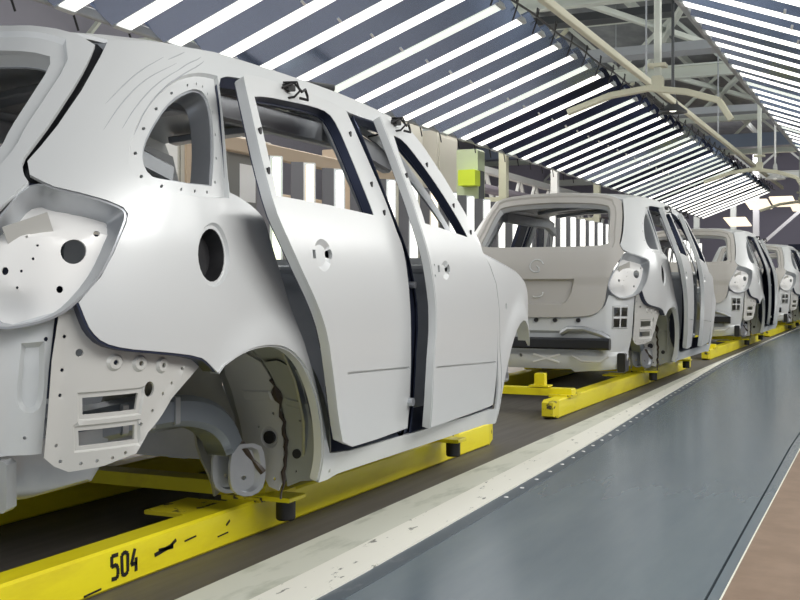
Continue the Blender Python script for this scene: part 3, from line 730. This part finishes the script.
INNER = [-1.80, -1.80, -1.81, -1.82, -1.83, -1.84, -1.86, -1.90, -1.92, -1.92, -1.92]
MID = [-1.60, -1.60, -1.61, -1.63, -1.66, -1.69, -1.76, -1.86, -1.90, -1.91, -1.91]
SEAM = [-.48, -.48, -.49, -.51, -.53, -.55, -.56, -.56, -.56, -.56, -.56]
RIM = [-.44, -.44, -.45, -.465, -.48, -.495, -.50, -.50, -.50, -.50, -.50]
P = lambda L, d=0: [(x + d, y) for x, y in zip(L, YS)]
slab('floor', [(-30, -3), (-30, 60)], [(8, -3), (8, 60)], -.25, -.04, M['deck'])
slab('trim_1', [(-3.32, y) for y in YS], P(INNER), -.04, -.001, M['belt'])
slab('trim_2', P(INNER), P(MID), -.04, .004, M['strip'])
slab('trim_3', P(MID), P(EDGE, -.03), -.04, .012, M['strip_white'])
slab('trim_4', P(EDGE, -.03), P(EDGE, .035), -.04, .006, M['walk_edge'])
slab('trim_5', P(EDGE, .035), P(SEAM, -.004), -.04, .004, M['walk'])
slab('trim_6', P(SEAM, .004), P(RIM, -.004), -.04, .004, M['walk'])
slab('trim_7', P(RIM), [(8, y) for y in YS], -.04, .006, M['brown'])
slab('trim_8', P(RIM, -.004), P(RIM), -.04, .009, M['strip_white'])
slab('trim_9', [(-30, y) for y in YS], [(-3.32, y) for y in YS], -.04, .02, M['left_floor'])
# screws along the walkway edge plate: round heads, one stuff object is wrong for countables, so they belong to the plate
mb = MB()
for i in range(60):
    y = 4.2 + i * .22
    x = next(a + (b - a) * (y - ya) / (yb - ya) for ya, yb, a, b in zip(YS, YS[1:], EDGE, EDGE[1:]) if ya <= y <= yb)
    mb.lathe([(.010, .0055), (.009, .0085), (.004, .0095)], (x - .0, y, 0), 8)
o = mb.build('trim_10', M['white']); tag(o, kind='structure')

# ------------------------------------------------------------------ light tunnel
BW = .15
def strip_light(side):
    """sloping fixture: reflector board with a lit band along its lower edge"""
    lowx, lowz, hix, hiz = -5.03, 2.68, -3.267, 3.34
    L = math.hypot(hix - lowx, hiz - lowz); e = Vector(((hix - lowx) / L, 0, (hiz - lowz) / L)); up = Vector((-e.z, 0, e.x))
    base = Vector((lowx, 0, lowz))
    if side > 0:
        e.x *= -1; up.x *= -1; base.x = 2 * BX - base.x
    yv = Vector((0, 1, 0))
    root = empty('tunnel_light', base, '', 'light')
    al = math.radians(2); w1 = up * math.sin(al) - yv * math.cos(al); n1 = w1.cross(e)
    if n1.z > 0: n1 = -n1
    mb = MB(); mb.frame((0, 0, 0), w1, e, n1, 0, BW, .02, L / 2 - .004, 0, .010, .003); mb.build('diffuser', M['lamp'], root)
    mb = MB(); mb.frame((0, 0, 0), w1, e, n1, 0, BW, L / 2 + .004, L - .02, 0, .010, .003); mb.build('diffuser', M['lamp'], root)
    mb = MB(); mb.frame((0, 0, 0), w1, e, n1, -.012, BW + .012, -.01, L + .01, -.03, .0, .008)
    mb.frame((0, 0, 0), w1, e, n1, -.016, BW + .016, -.02, .015, -.035, .016, .004); mb.frame((0, 0, 0), w1, e, n1, -.016, BW + .016, L - .015, L + .02, -.035, .016, .004)
    mb.build('housing', M['endcap'], root)
    b2 = w1 * (BW + .012); be = math.radians(34); w2 = (up * math.sin(be) - yv * math.cos(be)); n2 = w2.cross(e)
    if n2.z > 0: n2 = -n2
    mb = MB(); mb.frame(b2, w2, e, n2, 0, .27, -.02, L + .03, -.006, 0)
    mb.frame(b2, w2, e, n2, .26, .275, -.02, L + .03, -.006, .02); mb.build('reflector_panel', M['panel'], root)
    mb = MB()
    mb.frame(b2, w2, e, n2, .0, .05, L * .48, L * .49, 0, .012)
    mb.build('clip', M['white'], root)
    return root
proto = {-1: strip_light(-1), 1: strip_light(1)}
ys = [4.55 + .596 * i for i in range(45)]
rnd = random.Random(8)
dark_i = set(range(15, 24)) | {27, 28, 33, 34, 39, 40, 41}
for side in (-1, 1):
    first = True
    for i, y in enumerate(ys):
        if side > 0 and y < 6.0: continue
        o = proto[side] if first else copy_tree(proto[side]); first = False
        o.location.y = y + rnd.uniform(-.015, .015)
        o.rotation_euler = (0, rnd.uniform(-.006, .006), rnd.uniform(-.008, .008))
        tag(o, ('sloping fluorescent strip with blue-grey reflector in the left bank of the light tunnel' if side < 0 else
                'sloping fluorescent strip with blue-grey reflector in the right bank of the light tunnel'), 'light',
            'left bank of tunnel strip lights' if side < 0 else 'right bank of tunnel strip lights')
        dim = rnd.random() < .22; dk = i in dark_i and side < 0
        for ch in o.children:
            b = ch.name.split('.')[0]
            if (b == 'diffuser' and dim) or (b == 'reflector_panel' and dk):
                ch.data = ch.data.copy(); ch.data.materials[0] = M['lamp_dim'] if b == 'diffuser' else M['panel_dark']
# vertical side lights
def vlight():
    root = empty('side_light', (-5.03, 0, .02), '', 'light')
    mb = MB(); mb.box(-.032, .032, -.03, .02, .45, 1.96, .008); mb.build('diffuser', M['lamp_v'], root)
    mb = MB(); mb.box(-.06, .06, .02, .05, .0, 1.98, .006); mb.box(-.10, .10, -.05, .09, 0, .02); mb.build('housing', M['endcap'], root)
    mb = MB(); mb.box(-.18, -.062, -.01, .004, .40, 1.98); mb.build('reflector_panel', M['vpanel'], root)
    return root
v0 = vlight()
for i in range(38):
    o = v0 if i == 0 else copy_tree(v0)
    o.location.y = 8.35 + .596 * i; o.rotation_euler = (0, 0, .75)
    for ch in o.children:
        if i == 0 and ch.name.split('.')[0] == 'diffuser': vdata = ch.data
        elif ch.name.split('.')[0] == 'diffuser': ch.data = vdata
    special = {0: 'lamp_green', 1: 'lamp_warm', 6: 'lamp_warm'}.get(i)
    if special:
        for ch in o.children:
            if ch.name.split('.')[0] == 'diffuser': ch.data = ch.data.copy(); ch.data.materials[0] = M[special]
    tag(o, 'upright fluorescent strip with dark side board in the row left of the car bodies', 'light', 'upright strip lights behind the car bodies')

# long carrier beams of the banks
def long_beam(name, pts, w, h, m, label, cat, tube=False, group=None):
    mb = MB()
    if tube: mb.tube(pts, w, 10)
    else:
        for a, b in zip(pts, pts[1:]): mb.bar(a, b, w, h, bev=.008)
    o = mb.build(name, m); tag(o, label, cat, group); return o
def carrier(x, z, y0, w, h, m, label, step=6.0, off=0):
    root = empty('carrier_beam', (x, y0, z), label, 'beam', 'carrier beams of the light banks')
    MB().box(-w / 2, w / 2, 0, 31.5 - y0, -h / 2, h / 2, .008).build('beam', m, root)
    y = 14.2 + off
    while y < 31:
        MB().tube([(0, y - y0, h / 2), (0, y - y0, 6.3 - z)], .012, 8).build('hanger_rod', M['steel_grey'], root); y += step
carrier(-3.03, 3.50, 3, .07, .08, M['steel_cream'], 'long cream steel beam along the upper edge of the left light bank')
carrier(-1.84, 3.43, 6, .07, .08, M['steel_grey'], 'long grey steel beam along the upper edge of the right light bank', off=3)
carrier(-5.11, 2.735, 3, .05, .07, M['steel_grey'], 'long grey beam carrying the lower ends of the left light bank', off=1)
carrier(.07, 2.735, 6, .05, .07, M['steel_grey'], 'long grey beam carrying the lower ends of the right light bank', off=1)
def cable(x, z, y0, y1, step, amp, label, sgn):
    mb = MB(); pts = [(x, y0 + (y1 - y0) * i / 60, z + .012 * math.sin(i * 1.7)) for i in range(61)]
    mb.tube(pts, .011, 6)
    y = y0
    while y < y1 - step:
        loop = [(x + sgn * .01, y, z), (x, y + .05, z + amp), (x - sgn * .02, y + .16, z + amp * 1.15), (x - sgn * .08, y + .28, z + amp * .3), (x - sgn * .13, y + .30, z - .09)]
        mb.tube(loop, .008, 6); y += step
    tag(mb.build('power_cable', M['dark']), label, 'cable')
cable(-3.165, 3.392, 4.6, 31, .596, .09, 'black cable looping from lamp to lamp along the top of the left light bank', 1)
mb = MB()
for y in ys[:24]:
    mb.tube([(-5.05, y, 2.74), (-5.12, y + .07, 2.86), (-5.2, y + .16, 2.80), (-5.2, y + .25, 2.62)], .008, 6)
tag(mb.build('power_cable', M['dark']), 'black looping cable feeding the lower lamp ends of the left bank', 'cable')
tag(MB().tube([(-1.83, 6.2, 3.5), (-1.85, 9.4, 3.52), (-1.95, 9.7, 3.62), (-2.02, 9.85, 3.56), (-2.0, 10.1, 3.75), (-1.86, 10.6, 3.9), (-1.85, 30, 3.62)], .012, 6).build('power_cable', M['dark']), 'black cable along the top edge of the right light bank', 'cable')

# gantries over the gap
def gantry():
    root = empty('gantry_arm', (0, 0, 0), '', 'support arm')
    mb = MB(); pts = [(-3.55, 0, 2.86), (-3.05, 0, 3.02), (-2.62, 0, 3.07), (-2.2, 0, 3.0), (-1.85, 0, 2.88), (-1.72, 0, 2.66)]
    for a, b in zip(pts, pts[1:]): mb.bar(a, b, .07, .075, up=(0, 1, 0), bev=.01)
    mb.build('bent_arm', M['steel_cream'], root)
    mb = MB(); mb.bar((-2.52, .02, 3.05), (-2.52, .02, 6.0), .075, .075, bev=.01); mb.build('hanger_post', M['steel_pale'], root)
    mb = MB(); mb.box(-2.62, -2.42, -.05, .09, 3.30, 3.34, .004); mb.box(-2.58, -2.46, -.04, .08, 3.06, 3.20, .01); mb.build('clamp', M['steel_cream'], root)
    return root
g0 = gantry()
gl = ['nearest cream bent support arm between the light banks, with its hanger post',
      'second cream support arm between the light banks, further down the line', 'farthest cream support arm between the light banks']
for i, y in enumerate((12.4, 21.9, 31.0)):
    o = g0 if i == 0 else copy_tree(g0); o.location.y = y; tag(o, gl[i], 'support arm', 'gantry arms over the gap')

# pendant lamps
def pendant(x, y, z, m, label):
    root = empty('pendant_lamp', (x, y, z), label, 'lamp', 'pendant lamps under the roof')
    mb = MB(); mb.lathe([(.02, .34), (.04, .30), (.05, .20), (.08, .12), (.20, .02), (.21, .0), (.19, .0), (.03, .10)], n=16); mb.build('shade', m, root)
    mb = MB(); mb.tube([(0, 0, .30), (0, 0, 6.4 - z)], .022, 8); mb.build('rod', m, root)
    mb = MB(); mb.lathe([(.03, .1), (.06, .06), (.06, .03), (.03, .015)], n=12); mb.build('bulb', M['glass_lamp'], root)
pendant(-3.05, 16.1, 3.35, M['steel_dark'], 'dark bell-shaped pendant lamp on a rod, above the gap between the light banks')
pendant(-2.45, 24.0, 3.05, M['white'], 'pale pendant lamp furthest down the line at the right edge')

# ------------------------------------------------------------------ roof structure
def truss(y, z, label):
    root = empty('roof_truss', (0, y, z), label, 'roof truss', 'roof trusses across the hall')
    x0, x1, H = -13.0, 5.0, 1.15
    mb = MB(); mb.box(x0, x1, -.09, .09, 0, .03); mb.box(x0, x1, -.012, .012, .03, .21); mb.box(x0, x1, -.09, .09, .21, .24); mb.build('bottom_chord', M['steel_pale'], root)
    mb = MB(); mb.box(x0, x1, -.08, .08, H, H + .12, .01); mb.build('top_chord', M['steel_pale'], root)
    n = 9; st = (x1 - x0) / n
    for i in range(n):
        a = x0 + i * st
        MB().bar((a, 0, .24), (a + st / 2, 0, H), .07, .07).build('diagonal_brace', M['steel_cream'] if i % 2 else M['steel_pale'], root)
        MB().bar((a + st / 2, 0, H), (a + st, 0, .24), .07, .07).build('diagonal_brace', M['steel_pale'], root)
tl = ['nearest pale lattice roof truss crossing the hall above the light tunnel', 'second lattice roof truss from the front', 'third lattice roof truss from the front', 'fourth lattice roof truss from the front', 'fifth lattice roof truss from the front', 'farthest lattice roof truss, near the end wall']
for i, y in enumerate((9.0, 15.0, 21.0, 27.0, 34.0, 42.0)): truss(y, 4.75, tl[i])
for i, x in enumerate((-12, -9.4, -6.8, -4.6, -2.2, .2, 2.6)):
    long_beam('roof_purlin', [(x, 2, 6.05), (x, 50, 6.05)], .10, .16, M['steel_pale'] if i % 2 else M['steel_grey'], 'straight steel purlin running the length of the hall under the roof deck', 'beam', group='roof purlins')
# small lattice girders between trusses
for i, (x, y) in enumerate(((-3.5, 12), (-1.0, 12), (-3.5, 18), (-1.0, 18), (-3.5, 24), (-1.0, 24), (-8.0, 12), (-8.0, 18))):
    mb = MB(); mb.bar((x - 1.0, y - 3, 4.98), (x + 1.0, y + 3, 4.98), .09, .09, bev=.01); mb.bar((x + 1.0, y - 3, 4.95), (x - 1.0, y + 3, 4.95), .09, .09, bev=.01)
    tag(mb.build('cross_brace', M['steel_cream'] if i % 2 else M['steel_pale']), 'crossed diagonal steel bracing between two roof trusses', 'brace', 'diagonal bracing between roof trusses')
for i, (y, z, m) in enumerate(((11.0, 5.15, 'duct'), (17.8, 4.55, 'steel_grey'), (23.5, 4.4, 'steel_grey'), (29.5, 4.4, 'duct'), (13.3, 5.5, 'steel_dark'), (19.5, 5.6, 'steel_dark'))):
    lb = ['blue-grey air duct crossing the hall above the nearest support arm', 'flat grey cable tray crossing above the light tunnel', 'second grey cable tray crossing further back', 'blue-grey air duct crossing near the far end',
          'dark service pipe rack high under the roof', 'dark service pipe rack further back under the roof'][i]
    mb = MB(); mb.box(-12, 4, y - .22, y + .22, z, z + (.34 if m == 'duct' else .14), .03)
    tag(mb.build('air_duct' if m == 'duct' else 'cable_tray', M[m]), lb, 'duct' if m == 'duct' else 'cable tray')
# near-left roof fixtures just above the first car
long_beam('conduit_pipe', [(-6.4, 5.4, 2.62), (-4.6, 8.6, 2.60)], .035, .04, M['steel_dark'], 'dark conduit pipe behind the roof of the nearest car body', 'pipe', True)

# ------------------------------------------------------------------ shell
o = MB().box(-30, 8, -3, 60, 6.3, 6.4).build('ceiling', M['deck'], smooth=False); tag(o, kind='structure')
o = MB().box(-30, 8, 46, 46.2, -.2, 6.4).build('wall_back', M['wall'], smooth=False); tag(o, kind='structure')
o = MB().box(-13.2, -13, -3, 46, -.2, 6.4).build('wall_left', M['wall'], smooth=False); tag(o, kind='structure')
o = MB().box(6, 6.2, -3, 46, -.2, 6.4).build('wall_right', M['wall'], smooth=False); tag(o, kind='structure')
k = 0
for y in (8, 20, 32):
    for x in (-9, -2.5, 3):
        k += 1
        o = MB().box(x - .6, x + .6, y - 1.6, y + 1.6, 6.27, 6.3).build('window_%d' % k, M['skylight'], smooth=False); tag(o, kind='structure')  # glowing panels added to light the hall; the deck has no openings

# ------------------------------------------------------------------ equipment left of the line
def cabinet(x, y, w, d, h, label, m='cabinet', paper=False, dm='cabinet_door'):
    root = empty('control_cabinet', (x, y, .02), label, 'cabinet', 'control cabinets left of the line')
    mb = MB(); mb.box(-d, 0, 0, w, .08, h, .01); mb.box(-d + .03, -.03, .03, w - .03, 0, .08); mb.build('body', M[m], root)
    dr = MB().box(0, .022, .06, w - .06, .16, h - .08, .005).build('door', M[dm], root)
    MB().box(.022, .05, w - .16, w - .12, h * .45, h * .53, .006).build('handle', M['dark'], dr)
    if paper: MB().box(.023, .026, w * .3, w * .62, h * .72, h * .88).build('notice', M['paper'], dr)
    return root
cabinet(-6.0, 7.42, .84, .5, 2.34, 'white-fronted control cabinet seen at the left of the rear quarter window', dm='white')
cabinet(-6.0, 8.28, .64, .5, 2.32, 'beige control cabinet with tan door seen through the rear quarter window', dm='cabinet_tan')
cabinet(-6.0, 8.95, .90, .5, 2.32, 'beige control cabinet with a white paper notice on its dark door', paper=True)
cabinet(-6.4, 9.95, .8, .5, 2.0, 'beige control cabinet right after the one with the paper notice')
cabinet(-6.6, 10.9, 1.2, .6, 1.9, 'low tan cabinet seen through the rear door window', 'cabinet_tan')
cabinet(-6.3, 12.6, .8, .6, 2.6, 'tall tan cabinet seen through the front door window', 'cabinet_tan', dm='cabinet_tan')
cabinet(-6.3, 13.5, 1.0, .6, 3.2, 'tall beige cabinet behind the front pillar of the nearest car body', 'cabinet', dm='cabinet')
cabinet(-6.2, 14.8, .8, .6, 3.1, 'tall grey-beige cabinet beside the pale green machine post', 'cabinet', dm='cabinet')
for i in range(7):
    cabinet(-7.5, 5.0 + i * 0 + 17.5 + i * 2.2, 1.4, .6, 1.9 + .2 * (i % 3), 'grey-beige cabinet in the distant row behind the upright lights, place %s' % ['nearest', 'second', 'third', 'fourth', 'fifth', 'sixth', 'farthest'][i], 'cabinet_tan' if i % 2 else 'cabinet')
for i in range(3):
    cabinet(-7.2, 2.6 + i * 1.45, 1.3, .6, 2.3, ['beige cabinet furthest left behind the nearest car body', 'beige cabinet second from the left behind the nearest car body', 'beige cabinet third from the left behind the nearest car body'][i], 'cabinet')
# green machine post with sticker
root = empty('machine_post', (-5.6, 14.6, .02), 'pale green machine post with lime sticker beside the tall cabinets', 'machine')
MB().box(-.16, .16, -.14, .14, 0, 2.75, .02).build('column', M['green'], root)
MB().box(.162, .170, -.10, .10, 1.9, 2.45).build('slot_cover', M['steel_dark'], root)
MB().box(-.05, .20, -.36, -.15, 2.22, 2.44, .01).build('sticker_plate', M['lime'], root)
MB().tube([(.17, -.05, 1.75), (.26, -.05, 1.75)], .11, 16).build('hand_wheel', M['green'], root)
MB().box(-.10, .30, -.30, .30, 1.2, 1.62, .02).build('gearbox', M['green'], root)
# white lattice conveyor bridge behind
root = empty('lattice_girder', (-7.0, 16.5, .02), 'white lattice girder of an overhead conveyor left of the line', 'girder')
MB().bar((0, 0, 2.95), (0, 12, 2.95), .12, .12).build('top_chord', M['white'], root)
MB().bar((0, 0, 2.25), (0, 12, 2.25), .12, .12).build('bottom_chord', M['white'], root)
for i in range(12):
    MB().bar((0, i, 2.25), (0, i + .5, 2.95), .06, .06, up=(1, 0, 0)).build('lattice_bar', M['white'], root)
    MB().bar((0, i + .5, 2.95), (0, i + 1, 2.25), .06, .06, up=(1, 0, 0)).build('lattice_bar', M['white'], root)
for y in (0, 6, 12): MB().box(-.08, .08, y - .08, y + .08, 0, 2.25).build('leg', M['white'], root)
long_beam('service_pipe', [(-6.1, 15.7, 2.05), (-6.1, 30, 2.02)], .14, 0, M['mauve'], 'thick mauve service pipe running beside the line behind the second car', 'pipe', True)
long_beam('service_pipe', [(-6.5, 15.7, 2.5), (-6.5, 30, 2.52)], .08, 0, M['mauve'], 'thin mauve service pipe above the thick one', 'pipe', True)
for i, y in enumerate((15.9, 18.6, 21.5, 25.5)):
    mb = MB(); mb.box(-5.62, -5.50, y - .06, y + .06, .02, 2.9 + .1 * (i % 2), .01); mb.box(-6.6, -5.5, y - .05, y + .05, 2.1, 2.2)
    mb.bar((-5.56, y, 1.6), (-6.2, y, 2.15), .05, .05)
    tag(mb.build('support_post', M['white'] if i % 2 else M['steel_cream']), ['cream post with side arm between the green machine and the second car roof', 'white post with side arm, second along the line behind the lights', 'cream post with side arm, third along the line behind the lights', 'white post with side arm, farthest along the line'][i], 'post')
long_beam('support_beam', [(-5.9, 8.5, 2.22), (-5.9, 13.2, 2.22)], .10, .14, M['cabinet_tan'], 'tan horizontal beam seen through the rear door window', 'beam')
# far end: posts, sloping light panels, navy sign
for i, (x, y) in enumerate(((-6.4, 38), (-5.2, 38), (-4.3, 36.5))):
    mb = MB(); mb.box(x - .09, x + .09, y - .09, y + .09, -.02, 5.0, .01)
    if i == 2: mb.bar((x, y, 2.0), (x + 1.9, y, 3.7), .10, .10)
    tag(mb.build('column', M['white'] if i == 2 else M['steel_pale']), ['slim pale column at the far end, left one', 'slim pale column at the far end, middle one', 'white column with a diagonal brace at the far end'][i], 'column')
for i, (x, y, z) in enumerate(((-3.9, 33.6, 3.2), (-3.2, 33.5, 3.25), (-2.6, 32.6, 3.05), (-4.6, 34.5, 2.75))):
    mb = MB(); mb.frame((x, y, z), (1, 0, 0), (0, 1, -.12), (0, .12, 1), -.32, .32, -.7, .7, 0, .04, .01)
    tag(mb.build('ceiling_light', M['lamp_warm']), ['flat lit panel hanging past the end of the left light bank', 'second flat lit panel past the end of the banks', 'flat lit panel nearest the right edge at the far end', 'flat lit panel low on the left at the far end'][i], 'light', 'flat lit panels at the far end')
root = empty('hanging_sign', (-2.0, 34.0, 1.05), 'navy blue sign board with pale lettering at the far right end', 'sign')
MB().box(-1.1, 1.6, -.05, .05, .0, 1.0, .01).build('board', M['navy'], root)
mb = MB()
for i, gl_ in enumerate(('F', 'L', 'P', 'B')):
    x = -.75 + i * .24; z0 = .42; h = .26
    st = {'F': [(0, 0, 0, h), (0, h, .15, h), (0, h / 2, .12, h / 2)], 'L': [(0, 0, 0, h), (0, 0, .15, 0)],
          'P': [(0, 0, 0, h), (0, h, .14, h), (.14, h, .14, h / 2), (.14, h / 2, 0, h / 2)], 'B': [(0, 0, 0, h), (0, h, .14, h), (.14, h, .14, 0), (.14, 0, 0, 0), (0, h / 2, .14, h / 2)]}[gl_]
for i in range(3):
    x = -.70 + i * .28; z0 = .42; h = .26
    segs = [[(0, 0, 0, h), (0, h, .18, h), (.18, h, .18, 0)], [(.04, 0, .04, .05), (.18, 0, .18, h), (.06, h, .18, h)], [(0, 0, .18, 0), (0, 0, 0, h), (0, h, .18, h), (.18, h, .18, 0)]][i]
    for a, b, c, d in segs: mb.bar((x + a, -.055, z0 + b), (x + c, -.055, z0 + d), .035, .01, up=(0, 1, 0))
mb.build('lettering', M['sign_txt'], root)
mb = MB(); mb.box(-1.05, -.98, -.03, .03, -1.05, 0); mb.box(1.48, 1.55, -.03, .03, -1.05, 0); mb.build('post', M['steel_dark'], root)

# ------------------------------------------------------------------ lights, world, camera
def area(name, loc, sx, sy, power, col, rot=(0, 0, 0)):
    L = bpy.data.lights.new(name, 'AREA'); L.shape = 'RECTANGLE'; L.size = sx; L.size_y = sy; L.energy = power; L.color = col
    o = bpy.data.objects.new(name, L); COL.objects.link(o); o.location = loc; o.rotation_euler = rot; return o
area('hall_lamp_walkway', (2.2, 3.2, 3.6), 1.6, 6.0, 260, (1, .985, .96), (0, math.radians(48), 0))  # unseen fill, added to lift the body sides facing the walkway
area('hall_lamp_far', (2.5, 16.0, 4.0), 2.0, 14.0, 420, (1, .985, .96), (0, math.radians(40), 0))  # added fill from the right for the cars further down, no fixture
area('hall_lamp_left', (-9.5, 14.0, 4.2), 2.0, 16.0, 380, (1, .97, .93), (0, math.radians(-20), 0))  # added light over the left side of the hall, no fixture there
area('hall_uplight_right', (3.6, 16.0, 3.2), 1.5, 20.0, 420, (.95, 1, .97), (0, math.radians(150), 0))  # upward fill, added out of view to brighten trusses and deck
area('hall_uplight_left', (-9.8, 16.0, 3.2), 1.5, 20.0, 420, (.95, 1, .97), (0, math.radians(-160), 0))  # matching upward roof fill, added on the left
area('aisle_lamp_left', (-5.75, 12.0, 3.9), .5, 14.0, 200, (1, .97, .92), (0, math.radians(-15), 0))  # added to brighten the cabinets, tucked behind the left bank
area('hall_lamp_end', (-3, 36, 5.2), 8.0, 3.0, 320, (.95, .93, 1), (math.radians(50), 0, 0))  # added fill that raises the brightness of the end wall
area('hall_lamp_rear', (-1.5, -2.6, 3.0), 4.0, 2.0, 60, (1, .98, .95), (math.radians(68), 0, 0))  # unseen fill behind the camera, added for the nearest tail
w = bpy.data.worlds.new('hall'); bpy.context.scene.world = w; w.use_nodes = True
w.node_tree.nodes['Background'].inputs[0].default_value = (.75, .8, .88, 1); w.node_tree.nodes['Background'].inputs[1].default_value = .6

F_PX = 1100.0; TH = math.atan(505 / F_PX)
cam = bpy.data.cameras.new('camera'); cam.sensor_width = 36; cam.lens = F_PX / 800 * 36; cam.shift_y = -15 / 800; cam.clip_start = .05; cam.clip_end = 200
co = bpy.data.objects.new('camera', cam); COL.objects.link(co); co.location = (0, 0, .86)
co.rotation_euler = (PI / 2, 0, TH)
sc = bpy.context.scene; sc.camera = co
sc.view_settings.view_transform = 'Standard'; sc.view_settings.look = 'None'; sc.view_settings.exposure = 0; sc.view_settings.gamma = 1
